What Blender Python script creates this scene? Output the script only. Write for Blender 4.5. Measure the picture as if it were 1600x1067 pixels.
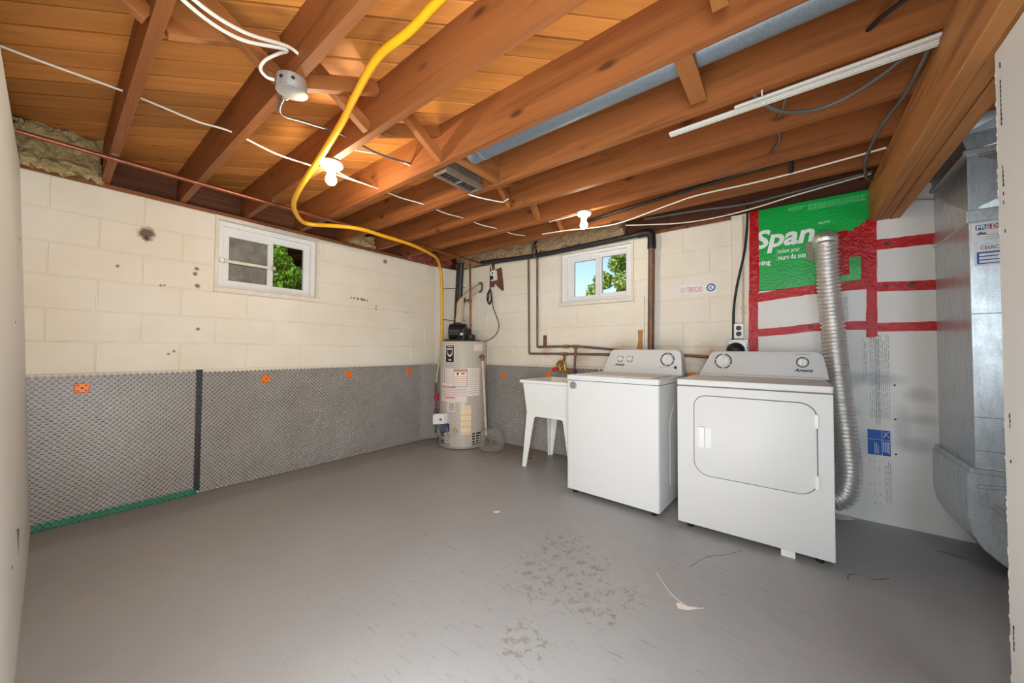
import bpy, bmesh, math, random
import numpy as np
from mathutils import Vector, Matrix, noise

for o in list(bpy.data.objects):
    bpy.data.objects.remove(o, do_unlink=True)
scene = bpy.context.scene
COL = scene.collection
PI = math.pi
rnd = random.Random(7)

# ------------------------------------------------------------------ camera
cam_data = bpy.data.cameras.new('camera')
cam_data.sensor_width = 36.0
cam_data.lens = 560.55 * 36.0 / 1600.0
cam_data.clip_start = 0.02
cam_data.clip_end = 200
cam = bpy.data.objects.new('camera', cam_data)
COL.objects.link(cam)
R_ = Vector((0.78962, 0.61357, 0.00578)); U_ = Vector((0.01012, -0.02245, 0.9997)); F_ = Vector((-0.61351, 0.78932, 0.02394))
cam.matrix_world = Matrix(((R_.x, U_.x, -F_.x, 3.5536), (R_.y, U_.y, -F_.y, -3.31446), (R_.z, U_.z, -F_.z, 1.09276), (0, 0, 0, 1)))
scene.camera = cam

# ------------------------------------------------------------------ world, sun, lights, exposure
world = bpy.data.worlds.new('world')
scene.world = world
world.use_nodes = True
wn = world.node_tree.nodes; wl = world.node_tree.links
wn.clear()
sky = wn.new('ShaderNodeTexSky'); sky.sky_type = 'NISHITA'; sky.sun_disc = False
sky.sun_elevation = math.radians(48); sky.sun_rotation = math.radians(150); sky.air_density = 1.0; sky.dust_density = 1.5
bg = wn.new('ShaderNodeBackground'); bg.inputs['Strength'].default_value = 0.20
wo = wn.new('ShaderNodeOutputWorld')
wl.new(sky.outputs[0], bg.inputs[0]); wl.new(bg.outputs[0], wo.inputs[0])

def light(name, kind, loc, energy, color, target=None, size=None, sy=None):
    d = bpy.data.lights.new(name, kind)
    d.energy = energy; d.color = color
    if kind == 'AREA':
        d.shape = 'RECTANGLE'; d.size = size; d.size_y = sy or size
    o = bpy.data.objects.new(name, d); COL.objects.link(o); o.location = loc
    if target:
        o.rotation_euler = (Vector(target) - Vector(loc)).to_track_quat('-Z', 'Y').to_euler()
    return o
sun = light('sun', 'SUN', (6, -6, 9), 4.6, (1.0, 0.95, 0.86), target=(0, 3, 0)); sun.data.angle = math.radians(0.6)
# large soft fill light added behind the camera
light('camera_fill', 'AREA', (3.6, -3.52, 1.15), 62, (0.86, 0.94, 1.0), target=(0.2, -2.05, 1.2), size=0.8, sy=1.6)
# unseen fill added near the floor to brighten joists and deck from below
light('floor_fill', 'AREA', (3.05, -3.0, 0.12), 15, (1.0, 0.95, 0.88), target=(1.7, -1.7, 2.3), size=0.5)
# cool fill light added behind the drywall panel for duct and grey board
light('furnace_side_fill', 'AREA', (4.75, -2.9, 1.35), 8.5, (0.84, 0.93, 1.0), target=(4.25, -0.3, 1.2), size=0.5, sy=0.9)

scene.view_settings.view_transform = 'Standard'
scene.view_settings.look = 'None'
scene.view_settings.gamma = 1.0
scene.view_settings.use_curve_mapping = False
scene.view_settings.exposure = 0.42
scene.cycles.use_adaptive_sampling = False
scene.cycles.filter_width = 1.2
scene.cycles.caustics_reflective = False
scene.cycles.caustics_refractive = False
scene.cycles.sample_clamp_indirect = 6.0
BULB = 390.0

# ------------------------------------------------------------------ helpers
def s2l(c):
    c = c / 255.0
    return c / 12.92 if c <= 0.04045 else ((c + 0.055) / 1.055) ** 2.4
def rgb(r, g, b): return (s2l(r), s2l(g), s2l(b), 1.0)

class NT:
    def __init__(s, name):
        s.m = bpy.data.materials.new(name); s.m.use_nodes = True
        s.n = s.m.node_tree.nodes; s.l = s.m.node_tree.links
        s.n.clear()
        s.out = s.n.new('ShaderNodeOutputMaterial')
    def new(s, t, **kw):
        x = s.n.new(t)
        for k, v in kw.items(): setattr(x, k, v)
        return x
    def link(s, a, b): s.l.new(a, b)
    def math(s, op, a, b=None, c=None):
        x = s.new('ShaderNodeMath', operation=op)
        for i, v in enumerate((a, b, c)):
            if v is None: continue
            if hasattr(v, 'links'): s.link(v, x.inputs[i])
            else: x.inputs[i].default_value = v
        return x.outputs[0]
    def ramp(s, fac, stops):
        x = s.new('ShaderNodeValToRGB')
        e = x.color_ramp.elements
        while len(e) > 1: e.remove(e[-1])
        e[0].position = stops[0][0]; e[0].color = stops[0][1]
        for p, c in stops[1:]:
            k = e.new(p); k.color = c
        s.link(fac, x.inputs[0])
        return x.outputs[0]
    def mix(s, fac, a, b, mode='MIX'):
        x = s.new('ShaderNodeMix', data_type='RGBA', blend_type=mode)
        if hasattr(fac, 'links'): s.link(fac, x.inputs[0])
        else: x.inputs[0].default_value = fac
        for i, v in ((6, a), (7, b)):
            if hasattr(v, 'links'): s.link(v, x.inputs[i])
            else: x.inputs[i].default_value = v
        return x.outputs[2]
    def coord(s, scale=(1, 1, 1), rot=(0, 0, 0), which='Object'):
        t = s.new('ShaderNodeTexCoord'); m = s.new('ShaderNodeMapping')
        m.inputs['Scale'].default_value = scale; m.inputs['Rotation'].default_value = rot
        s.link(t.outputs[which], m.inputs[0])
        return m.outputs[0]
    def noise(s, vec, scale=5, detail=4, rough=0.55, dist=0.0):
        x = s.new('ShaderNodeTexNoise'); x.inputs['Scale'].default_value = scale; x.inputs['Detail'].default_value = detail
        x.inputs['Roughness'].default_value = rough; x.inputs['Distortion'].default_value = dist
        s.link(vec, x.inputs['Vector'])
        return x.outputs[0]
    def voronoi(s, vec, scale=5, feature='F1', rnd_=1.0):
        x = s.new('ShaderNodeTexVoronoi', feature=feature); x.inputs['Scale'].default_value = scale
        x.inputs['Randomness'].default_value = rnd_
        s.link(vec, x.inputs['Vector'])
        return x.outputs['Distance']
    def principled(s, color, rough=0.5, metal=0.0, bump=None, bump_str=0.2, bump_dist=0.01, spec=None, coat=0.0, trans=0.0):
        p = s.new('ShaderNodeBsdfPrincipled')
        for key, v in (('Base Color', color), ('Roughness', rough), ('Metallic', metal)):
            if hasattr(v, 'links'): s.link(v, p.inputs[key])
            else: p.inputs[key].default_value = v
        if spec is not None: p.inputs['Specular IOR Level'].default_value = spec
        p.inputs['Coat Weight'].default_value = coat
        p.inputs['Transmission Weight'].default_value = trans
        if bump is not None:
            b = s.new('ShaderNodeBump'); b.inputs['Strength'].default_value = bump_str; b.inputs['Distance'].default_value = bump_dist
            s.link(bump, b.inputs['Height']); s.link(b.outputs[0], p.inputs['Normal'])
        return p.outputs[0]
    def done(s, shader):
        s.link(shader, s.out.inputs[0]); return s.m

def plain(name, c, rough=0.5, metal=0.0, var=0.08, scale=8, bump=0.0, bscale=60, coat=0.0, spec=None):
    t = NT(name); v = t.coord()
    n = t.noise(v, scale, 4)
    d = tuple(max(0, x * (1 - var)) for x in c[:3]) + (1,); e = tuple(min(1, x * (1 + var)) for x in c[:3]) + (1,)
    col = t.ramp(n, [(0.3, d), (0.7, e)])
    b = t.noise(v, bscale, 3) if bump else None
    return t.done(t.principled(col, rough, metal, b, bump, 0.004, spec, coat))

def wood(name, base, dark, axis_rot=0.0, along='x', knots=0.05, rough=0.62, var=0.22, thin='y', grain=0.28):
    t = NT(name)
    sc = {'x': (0.55, 9, 9), 'y': (9, 0.55, 9), 'z': (9, 9, 0.55)}[along]
    tc = t.new('ShaderNodeTexCoord'); mp0 = t.new('ShaderNodeMapping'); mp0.inputs['Rotation'].default_value = (0, 0, axis_rot)
    t.link(tc.outputs['Object'], mp0.inputs[0])
    mp = t.new('ShaderNodeMapping'); mp.inputs['Scale'].default_value = sc; t.link(mp0.outputs[0], mp.inputs[0])
    oi = t.new('ShaderNodeObjectInfo')
    add = t.new('ShaderNodeVectorMath', operation='ADD'); t.link(mp.outputs[0], add.inputs[0])
    cmb = t.new('ShaderNodeCombineXYZ')
    r10 = t.math('MULTIPLY', oi.outputs['Random'], 37.0)
    for i in range(3): t.link(r10, cmb.inputs[i])
    t.link(cmb.outputs[0], add.inputs[1])
    v = add.outputs[0]
    n1 = t.noise(v, 2.2, 6, 0.6, 0.9)
    n2 = t.noise(v, 9.0, 5, 0.6, 0.3)
    ksc = [7.5, 7.5, 7.5]; ksc['xyz'.index(along)] = 2.9; ksc['xyz'.index(thin)] = 0.4
    mk = t.new('ShaderNodeMapping'); mk.inputs['Scale'].default_value = ksc; t.link(mp0.outputs[0], mk.inputs[0])
    addk = t.new('ShaderNodeVectorMath', operation='ADD'); t.link(mk.outputs[0], addk.inputs[0]); t.link(cmb.outputs[0], addk.inputs[1])
    kv = t.voronoi(addk.outputs[0], 0.95)
    col = t.ramp(n1, [(0.25, dark), (0.5, base), (0.78, tuple(min(1, x * 1.18) for x in base[:3]) + (1,))])
    col = t.mix(t.math('MULTIPLY', n2, grain), col, tuple(x * 0.55 for x in base[:3]) + (1,))
    kf = t.ramp(kv, [(knots, (1, 1, 1, 1)), (knots * 1.35, (0.5, 0.5, 0.5, 1)), (knots * 2.2, (0, 0, 0, 1))])
    col = t.mix(t.math('MULTIPLY', kf, 0.85), col, tuple(x * 0.22 for x in base[:3]) + (1,))
    vv = t.math('MULTIPLY_ADD', oi.outputs['Random'], var, 1.0 - var / 2)
    cv = t.new('ShaderNodeCombineColor')
    for i in range(3): t.link(vv, cv.inputs[i])
    col = t.mix(1.0, col, cv.outputs[0], 'MULTIPLY')
    return t.done(t.principled(col, rough, 0, n2, 0.25, 0.002, 0.35))

class MB:
    def __init__(s): s.v = []; s.f = []; s.mi = []; s.cur = 0
    def add(s, verts, faces):
        b = len(s.v); s.v.extend([tuple(x) for x in verts])
        for f in faces: s.f.append(tuple(i + b for i in f)); s.mi.append(s.cur)
        return s
    def box(s, x0, x1, y0, y1, z0, z1):
        return s.add([(x0,y0,z0),(x1,y0,z0),(x1,y1,z0),(x0,y1,z0),(x0,y0,z1),(x1,y0,z1),(x1,y1,z1),(x0,y1,z1)],
                     [(0,3,2,1),(4,5,6,7),(0,1,5,4),(1,2,6,5),(2,3,7,6),(3,0,4,7)])
    def obox(s, c, ax, ay, az):   # oriented box: centre, three half vectors
        c, ax, ay, az = map(Vector, (c, ax, ay, az))
        vs = [c + ax*i + ay*j + az*k for k in (-1, 1) for (i, j) in ((-1,-1),(1,-1),(1,1),(-1,1))]
        return s.add(vs, [(0,3,2,1),(4,5,6,7),(0,1,5,4),(1,2,6,5),(2,3,7,6),(3,0,4,7)])
    def bar(s, p, q, w, h, up=(0, 0, 1)):
        p, q = Vector(p), Vector(q); d = q - p; L = d.length; d = d / L
        sd = d.cross(Vector(up)).normalized(); u = sd.cross(d).normalized()
        return s.obox((p + q) / 2, d * L / 2, sd * w / 2, u * h / 2)
    def prism(s, pts, axis, a0, a1):   # closed 2d outline swept along an axis
        n = len(pts)
        def P(p, a): return {'x': (a, p[0], p[1]), 'y': (p[0], a, p[1]), 'z': (p[0], p[1], a)}[axis]
        vs = [P(p, a0) for p in pts] + [P(p, a1) for p in pts]
        return s.add(vs, [tuple(range(n))[::-1], tuple(range(n, 2*n))] + [(i, (i+1) % n, n + (i+1) % n, n + i) for i in range(n)])
    def frustum(s, bot, top, z0, z1):
        n = len(bot)
        vs = [(p[0], p[1], z0) for p in bot] + [(p[0], p[1], z1) for p in top]
        return s.add(vs, [tuple(range(n))[::-1], tuple(range(n, 2*n))] + [(i, (i+1) % n, n + (i+1) % n, n + i) for i in range(n)])
    def cyl(s, p, q, r, r2=None, n=16, caps=True):
        p, q = Vector(p), Vector(q); r2 = r if r2 is None else r2
        d = (q - p).normalized(); a = d.orthogonal().normalized(); b = d.cross(a)
        vs = []
        for c, rr in ((p, r), (q, r2)):
            vs += [c + (a * math.cos(2*PI*i/n) + b * math.sin(2*PI*i/n)) * rr for i in range(n)]
        fs = [(i, (i+1) % n, n + (i+1) % n, n + i) for i in range(n)]
        if caps: fs += [tuple(range(n))[::-1], tuple(range(n, 2*n))]
        return s.add(vs, fs)
    def lathe(s, prof, c, axis=(0, 0, 1), n=24):
        d = Vector(axis).normalized(); a = d.orthogonal().normalized(); b = d.cross(a); c = Vector(c)
        vs = []; m = len(prof)
        for r, h in prof:
            vs += [c + d*h + (a*math.cos(2*PI*i/n) + b*math.sin(2*PI*i/n)) * max(r, 1e-4) for i in range(n)]
        fs = []
        for k in range(m-1):
            fs += [(k*n+i, k*n+(i+1) % n, (k+1)*n+(i+1) % n, (k+1)*n+i) for i in range(n)]
        fs += [tuple(range(n))[::-1], tuple(range((m-1)*n, m*n))]
        return s.add(vs, fs)
    def sphere(s, c, r, n=16, m=10, sz=1.0):
        return s.lathe([(r*math.sin(PI*k/m), -r*sz*math.cos(PI*k/m)) for k in range(m+1)], c, n=n)
    def tube(s, pts, r, n=8, sub=6, rad=None, jit=0.0):
        P = smooth_path(pts, sub) if sub > 1 else [Vector(p) for p in pts]
        N = len(P); T = [(P[min(i+1, N-1)] - P[max(i-1, 0)]).normalized() for i in range(N)]
        a = T[0].orthogonal().normalized(); vs = []
        for i in range(N):
            a = (a - T[i]*a.dot(T[i])).normalized(); b = T[i].cross(a)
            rr = rad(i) if rad else r
            for k in range(n):
                q = rr * (1 + (rnd.uniform(-jit, jit) if jit else 0))
                vs.append(P[i] + (a*math.cos(2*PI*k/n) + b*math.sin(2*PI*k/n)) * q)
        fs = [(i*n+k, i*n+(k+1) % n, (i+1)*n+(k+1) % n, (i+1)*n+k) for i in range(N-1) for k in range(n)]
        fs += [tuple(range(n))[::-1], tuple(range((N-1)*n, N*n))]
        return s.add(vs, fs)

def smooth_path(pts, sub):
    P = [Vector(p) for p in pts]; out = []
    for i in range(len(P)-1):
        p0 = P[max(i-1, 0)]; p1 = P[i]; p2 = P[i+1]; p3 = P[min(i+2, len(P)-1)]
        for k in range(sub):
            t = k / sub
            out.append(0.5*((2*p1) + (p2-p0)*t + (2*p0-5*p1+4*p2-p3)*t*t + (3*p1-p0-3*p2+p3)*t**3))
    out.append(P[-1]); return out

W = {}
def obj(name, mb, mat, parent=None, bevel=0.0, seg=1, smooth=None, local=False, kind=None, label=None, flip=True):
    me = bpy.data.meshes.new(name)
    me.from_pydata(mb.v, [], mb.f)
    if bevel or flip:
        bm = bmesh.new(); bm.from_mesh(me)
        if flip: bmesh.ops.recalc_face_normals(bm, faces=bm.faces)
        if bevel:
            ed = [e for e in bm.edges if len(e.link_faces) == 2 and e.calc_face_angle(0) > 0.5]
            bmesh.ops.bevel(bm, geom=ed, offset=bevel, segments=seg, affect='EDGES', profile=0.5, clamp_overlap=True)
        bm.to_mesh(me); bm.free()
    mats = mat if isinstance(mat, (list, tuple)) else [mat]
    for m in mats: me.materials.append(m)
    if len(mats) > 1 and not bevel:
        for p, i in zip(me.polygons, mb.mi): p.material_index = i
    if smooth is not None:
        me.shade_smooth() if hasattr(me, 'shade_smooth') else [setattr(p, 'use_smooth', True) for p in me.polygons]
        me.set_sharp_from_angle(angle=math.radians(smooth))
    return place(name, me, parent, local, kind, label)
def place(name, me, parent=None, local=False, kind=None, label=None):
    o = bpy.data.objects.new(name, me); COL.objects.link(o)
    W[o] = Matrix.Identity(4)
    if parent is not None:
        o.parent = parent
        if local: W[o] = W[parent]
        else: o.matrix_parent_inverse = W[parent].inverted()
    if kind: o['kind'] = kind
    if label: o['label'] = label
    return o
def thing(name, label, cat, loc=(0, 0, 0), rz=0.0, group=None):
    o = bpy.data.objects.new(name, None); COL.objects.link(o)
    o.empty_display_size = 0.05
    o.location = loc; o.rotation_euler = (0, 0, rz)
    W[o] = Matrix.Translation(loc) @ Matrix.Rotation(rz, 4, 'Z')
    return tag(o, label, cat, group)
def tag(o, label, cat, group=None):
    o['label'] = label; o['category'] = cat
    if group: o['group'] = group
    return o
def struct(o, label):
    o['kind'] = 'structure'; o['label'] = label
    return o
RW = Matrix(((1, 0, 0), (0, 0, -1), (0, 1, 0)))      # text that faces -y
def text(body, size, loc, mat, parent, name='lettering', rot=RW, ext=0.0006, shear=0.0, offset=0.0, local=False, align='LEFT', sx=1.0, label=None, tilt=0.0):
    cu = bpy.data.curves.new('tmp', 'FONT'); cu.body = body; cu.size = size; cu.extrude = ext; cu.shear = shear; cu.offset = offset
    cu.align_x = align; cu.resolution_u = 3
    to = bpy.data.objects.new('tmp', cu); COL.objects.link(to)
    dg = bpy.context.evaluated_depsgraph_get()
    me = bpy.data.meshes.new_from_object(to.evaluated_get(dg))
    bpy.data.objects.remove(to, do_unlink=True)
    M = Matrix.Translation(loc) @ rot.to_4x4() @ Matrix.Rotation(tilt, 4, 'Z') @ Matrix.Diagonal((sx, 1, 1, 1))
    me.transform(M); me.materials.clear(); me.materials.append(mat)
    return place(name, me, parent, local, label=label)
def rrect(x0, x1, y0, y1, r, n=5):
    r4 = r if isinstance(r, (list, tuple)) else (r,)*4
    out = []
    for (cx, cy, a0, rr) in ((x1-r4[0], y0+r4[0], -90, r4[0]), (x1-r4[1], y1-r4[1], 0, r4[1]), (x0+r4[2], y1-r4[2], 90, r4[2]), (x0+r4[3], y0+r4[3], 180, r4[3])):
        for k in range(n+1):
            a = math.radians(a0 + 90*k/n); out.append((cx + rr*math.cos(a), cy + rr*math.sin(a)))
    return out
def lump(mb, x0, x1, y0, y1, z0, z1, n=(16, 6, 6), amp=0.03, freq=9.0, seed=0.0):
    # a torn fibrous mass: a box grid pushed about by noise
    nx, ny, nz = n; idx = {}; vs = []; fs = []
    def vid(i, j, k):
        if (i, j, k) not in idx:
            p = Vector((x0+(x1-x0)*i/nx, y0+(y1-y0)*j/ny, z0+(z1-z0)*k/nz))
            q = p*freq + Vector((seed, seed*2.3, -seed))
            d = noise.noise_vector(q)*amp + noise.noise_vector(q*2.7)*amp*0.55 + noise.noise_vector(q*6.1)*amp*0.25
            idx[(i, j, k)] = len(vs); vs.append(p + d)
        return idx[(i, j, k)]
    for i in range(nx):
        for j in range(ny):
            for k in (0, nz): fs.append((vid(i,j,k), vid(i+1,j,k), vid(i+1,j+1,k), vid(i,j+1,k)))
    for i in range(nx):
        for k in range(nz):
            for j in (0, ny): fs.append((vid(i,j,k), vid(i+1,j,k), vid(i+1,j,k+1), vid(i,j,k+1)))
    for j in range(ny):
        for k in range(nz):
            for i in (0, nx): fs.append((vid(i,j,k), vid(i,j+1,k), vid(i,j+1,k+1), vid(i,j,k+1)))
    return mb.add(vs, fs)

# ------------------------------------------------------------------ materials
M = {}
def block_paint():
    t = NT('painted_block')
    g = t.new('ShaderNodeNewGeometry'); pos = g.outputs['Position']
    n1 = t.noise(pos, 1.6, 5, 0.6); n2 = t.noise(pos, 34, 4, 0.6); n3 = t.noise(pos, 150, 2, 0.6)
    col = t.ramp(n1, [(0.3, rgb(230, 219, 198)), (0.65, rgb(238, 232, 220))])
    sp = t.ramp(t.noise(pos, 21, 5, 0.7), [(0.66, (0, 0, 0, 1)), (0.76, (1, 1, 1, 1))])
    col = t.mix(t.math('MULTIPLY', sp, 0.22), col, rgb(150, 132, 110))
    def spot(c, r, color, k, soft=0.5):
        nonlocal col
        d = t.new('ShaderNodeVectorMath', operation='DISTANCE'); t.link(pos, d.inputs[0]); d.inputs[1].default_value = c
        dd = t.math('ADD', d.outputs['Value'], t.math('MULTIPLY', t.math('SUBTRACT', n2, 0.5), r*1.2))
        f = t.ramp(dd, [(r*soft, (1, 1, 1, 1)), (r, (0, 0, 0, 1))])
        col = t.mix(t.math('MULTIPLY', f, k), col, color)
    spot((0, -2.919, 1.893), 0.055, rgb(92, 48, 38), 0.9)
    spot((0, -2.917, 1.86), 0.02, rgb(70, 34, 28), 0.9)
    for c, r in (((0, -2.647, 1.695), 0.018), ((0, -2.655, 1.655), 0.018), ((0, -2.64, 1.565), 0.02), ((0, -2.63, 1.239), 0.015), ((0, -3.05, 1.64), 0.012), ((0, -2.84, 1.54), 0.009), ((0, -2.82, 1.545), 0.009), ((0, -2.79, 1.05), 0.01), ((0, -2.76, 1.07), 0.01), ((0, -1.15, 1.56), 0.012), ((0, -1.15, 1.53), 0.012), ((0, -0.75, 1.53), 0.012), ((0, -1.05, 2.07), 0.03)):
        spot(c, r, rgb(70, 56, 44), 0.8)
    for c, r in (((0, -1.36, 1.617), 0.018), ((0, -1.32, 1.615), 0.021), ((0, -1.29, 1.613), 0.018), ((0, -1.255, 1.612), 0.014), ((0, -1.40, 1.62), 0.014), ((0, -1.43, 1.62), 0.010)):
        spot(c, r, rgb(60, 52, 46), 0.75)
    # rusty drips and bare patches below the back window
    for c, r in (((1.45, 0, 1.10), 0.10), ((2.3, 0, 1.06), 0.16), ((1.85, 0, 1.03), 0.13), ((3.0, 0, 1.05), 0.16)):
        spot(c, r, rgb(196, 152, 104), 0.5, 0.2)
    b = t.math('ADD', t.math('MULTIPLY', n2, 0.6), t.math('MULTIPLY', n3, 0.5))
    return t.done(t.principled(col, 0.55, 0, b, 0.35, 0.004, 0.3))
M['block'] = block_paint()

def floor_mat():
    t = NT('painted_concrete_floor')
    g = t.new('ShaderNodeNewGeometry'); pos = g.outputs['Position']
    sep = t.new('ShaderNodeSeparateXYZ'); t.link(pos, sep.inputs[0])
    n1 = t.noise(pos, 0.9, 4, 0.55); n2 = t.noise(pos, 9, 6, 0.65); n3 = t.noise(pos, 60, 4, 0.65)
    col = t.ramp(n1, [(0.3, rgb(156, 156, 157)), (0.7, rgb(168, 168, 168))])
    col = t.mix(t.math('MULTIPLY', n2, 0.18), col, rgb(138, 136, 133))
    def near(c, r):
        d = t.new('ShaderNodeVectorMath', operation='DISTANCE'); t.link(pos, d.inputs[0]); d.inputs[1].default_value = c
        return t.ramp(d.outputs['Value'], [(r*0.25, (1, 1, 1, 1)), (r, (0, 0, 0, 1))])
    # scuffs: short scratches in two directions, densest in the middle of the walked area
    m1 = t.new('ShaderNodeMapping'); m1.inputs['Rotation'].default_value = (0, 0, 0.7); m1.inputs['Scale'].default_value = (3, 26, 1); t.link(pos, m1.inputs[0])
    m2 = t.new('ShaderNodeMapping'); m2.inputs['Rotation'].default_value = (0, 0, -0.55); m2.inputs['Scale'].default_value = (4, 34, 1); t.link(pos, m2.inputs[0])
    s1 = t.ramp(t.noise(m1.outputs[0], 2.2, 6, 0.72), [(0.60, (0, 0, 0, 1)), (0.655, (1, 1, 1, 1))])
    s2 = t.ramp(t.noise(m2.outputs[0], 2.0, 6, 0.72), [(0.605, (0, 0, 0, 1)), (0.655, (1, 1, 1, 1))])
    sc = t.math('MAXIMUM', s1, s2)
    walk = t.math('MAXIMUM', near((3.1, -1.5, 0), 1.3), t.math('MULTIPLY', near((2.4, -2.2, 0), 1.4), 0.8))
    col = t.mix(t.math('MULTIPLY', t.math('MULTIPLY', sc, walk), 0.5), col, rgb(100, 90, 78))
    # paint worn through to olive concrete
    wn_ = t.ramp(t.noise(pos, 24, 7, 0.78), [(0.53, (0, 0, 0, 1)), (0.57, (1, 1, 1, 1))])
    wl_ = None
    for c, r in (((2.6, -1.80, 0), 0.30), ((2.53, -1.5, 0), 0.24), ((2.86, -1.84, 0), 0.22), ((2.72, -1.62, 0), 0.2), ((2.95, -1.72, 0), 0.14), ((2.75, -2.2, 0), 0.16), ((2.9, -2.45, 0), 0.2)):
        f = near(c, r); wl_ = f if wl_ is None else t.math('MAXIMUM', wl_, f)
    wf = t.ramp(t.math('MULTIPLY', wn_, t.math('ADD', wl_, 0.0)), [(0.25, (0, 0, 0, 1)), (0.5, (1, 1, 1, 1))])
    col = t.mix(t.math('MULTIPLY', wf, 0.6), col, rgb(122, 116, 98))
    # small specks everywhere
    sp = t.ramp(t.noise(pos, 38, 5, 0.7), [(0.70, (0, 0, 0, 1)), (0.74, (1, 1, 1, 1))])
    col = t.mix(t.math('MULTIPLY', sp, 0.4), col, rgb(104, 96, 84))
    # bare brownish concrete along the back wall, a grey patched band along the left wall
    yb = t.math('ADD', sep.outputs[1], t.math('MULTIPLY', t.math('SUBTRACT', n2, 0.5), 0.25))
    fb = t.ramp(yb, [(0.0, (0, 0, 0, 1)), (1.0, (1, 1, 1, 1))])
    mr = t.new('ShaderNodeMapRange'); mr.inputs[1].default_value = -0.75; mr.inputs[2].default_value = -0.15; t.link(yb, mr.inputs[0])
    inx = t.new('ShaderNodeMapRange'); inx.inputs[1].default_value = 2.2; inx.inputs[2].default_value = 1.6; t.link(sep.outputs[0], inx.inputs[0])
    col = t.mix(t.math('MULTIPLY', t.math('MULTIPLY', mr.outputs[0], inx.outputs[0]), 0.65), col, rgb(128, 108, 88))
    xa = t.math('ADD', sep.outputs[0], t.math('MULTIPLY', t.math('SUBTRACT', n1, 0.5), 0.2))
    ma = t.new('ShaderNodeMapRange'); ma.inputs[1].default_value = 0.36; ma.inputs[2].default_value = 0.30; t.link(xa, ma.inputs[0])
    col = t.mix(t.math('MULTIPLY', ma.outputs[0], 0.35), col, rgb(128, 120, 112))
    rough = t.math('MULTIPLY_ADD', n2, 0.25, 0.32)
    b = t.math('ADD', t.math('MULTIPLY', n2, 0.7), t.math('MULTIPLY', n3, 0.25))
    return t.done(t.principled(col, rough, 0, b, 0.18, 0.006, 0.45))
M['floor'] = floor_mat()

M['deck'] = wood('subfloor_pine', rgb(206, 136, 66), rgb(188, 118, 52), axis_rot=-PI/4, knots=0.05, thin='z', var=0.42, grain=0.16)
M['joist'] = wood('joist_spruce', rgb(148, 88, 44), rgb(108, 60, 28), knots=0.075, var=0.2)
M['brace'] = wood('brace_pine', rgb(158, 98, 50), rgb(112, 64, 30), along='y', knots=0.03, thin='x')
M['beam'] = wood('beam_spruce', rgb(182, 122, 68), rgb(130, 80, 42), along='y', knots=0.05, thin='x')
M['rim'] = wood('rim_board', rgb(104, 62, 40), rgb(62, 36, 24), along='y', knots=0.05)
M['sill'] = wood('sill_plate', rgb(140, 88, 52), rgb(92, 52, 30), along='y', knots=0.04)
M['gap_shade'] = plain('board_gap_shade', rgb(34, 26, 20), 0.9)  # near-black slab colour that paints shade into the gaps between subfloor boards
M['plank'] = wood('old_plank', rgb(120, 82, 62), rgb(86, 56, 42), along='z', knots=0.03)
M['raw_wood'] = wood('raw_wood', rgb(190, 140, 84), rgb(140, 92, 48), along='z', knots=0.03)
M['drywall'] = plain('primed_drywall', rgb(222, 223, 222), 0.6, var=0.02, scale=2.5, bump=0.04, bscale=220)
M['gypsum'] = plain('gypsum_edge', rgb(236, 234, 230), 0.9, var=0.05, scale=40, bump=0.4, bscale=120)
M['white_enamel'] = plain('white_enamel', rgb(222, 222, 221), 0.42, var=0.008, scale=2, spec=0.35)
M['white_plastic'] = plain('white_plastic', rgb(238, 238, 234), 0.38, var=0.015, scale=3)
M['vinyl'] = plain('white_vinyl', rgb(228, 230, 232), 0.4, var=0.03, scale=6)
M['trimvinyl'] = plain('aged_white_trim', rgb(206, 202, 194), 0.5)
M['old_white'] = plain('chipped_white_paint', rgb(226, 218, 204), 0.55, var=0.08, scale=14, bump=0.15, bscale=50)
M['gap'] = plain('dark_gap', rgb(120, 120, 120), 0.8)
M['dark'] = plain('dark_plastic', rgb(34, 34, 36), 0.45, var=0.2)
M['black'] = plain('black_rubber', rgb(24, 23, 24), 0.5, var=0.2)
M['abs'] = plain('black_abs_pipe', rgb(44, 44, 48), 0.35, var=0.2, scale=20)
M['greydial'] = plain('grey_print', rgb(70, 70, 74), 0.5)
M['logo'] = plain('dark_print', rgb(40, 40, 44), 0.5)
M['red'] = plain('red_plastic', rgb(200, 48, 40), 0.4)
M['blue'] = plain('blue_plastic', rgb(40, 60, 150), 0.4)
M['navy'] = plain('dark_blue_plastic', rgb(52, 58, 78), 0.5)
M['orange'] = plain('orange_plastic', rgb(255, 130, 12), 0.4, var=0.05)
M['orange_dark'] = plain('orange_plastic_recess', rgb(226, 92, 8), 0.5, var=0.05)
M['cable'] = plain('white_cable', rgb(228, 222, 208), 0.45, var=0.05)
M['grey_cable'] = plain('grey_cable', rgb(84, 84, 82), 0.5, var=0.2)
M['armour'] = plain('armoured_cable', rgb(122, 118, 110), 0.4, 0.6, var=0.2, scale=80)
M['yellow'] = plain('yellow_gas_tube', rgb(238, 174, 24), 0.38, var=0.06, scale=12)
M['tan'] = plain('tan_gas_pipe', rgb(196, 178, 148), 0.5, var=0.1, scale=20)
M['copper'] = plain('copper', rgb(150, 92, 66), 0.4, 0.75, var=0.25, scale=18)
M['old_copper'] = plain('tarnished_copper', rgb(126, 98, 80), 0.55, 0.4, var=0.25, scale=14)
M['painted_pipe'] = plain('painted_pipe', rgb(202, 184, 158), 0.5, var=0.15, scale=14)
M['brass'] = plain('brass', rgb(196, 158, 84), 0.3, 0.9, var=0.2, scale=30)
M['tank'] = plain('tank_enamel', rgb(190, 182, 170), 0.35, var=0.03, scale=3)
M['tank_dark'] = plain('tank_base_band', rgb(150, 148, 140), 0.4, var=0.05)
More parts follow.
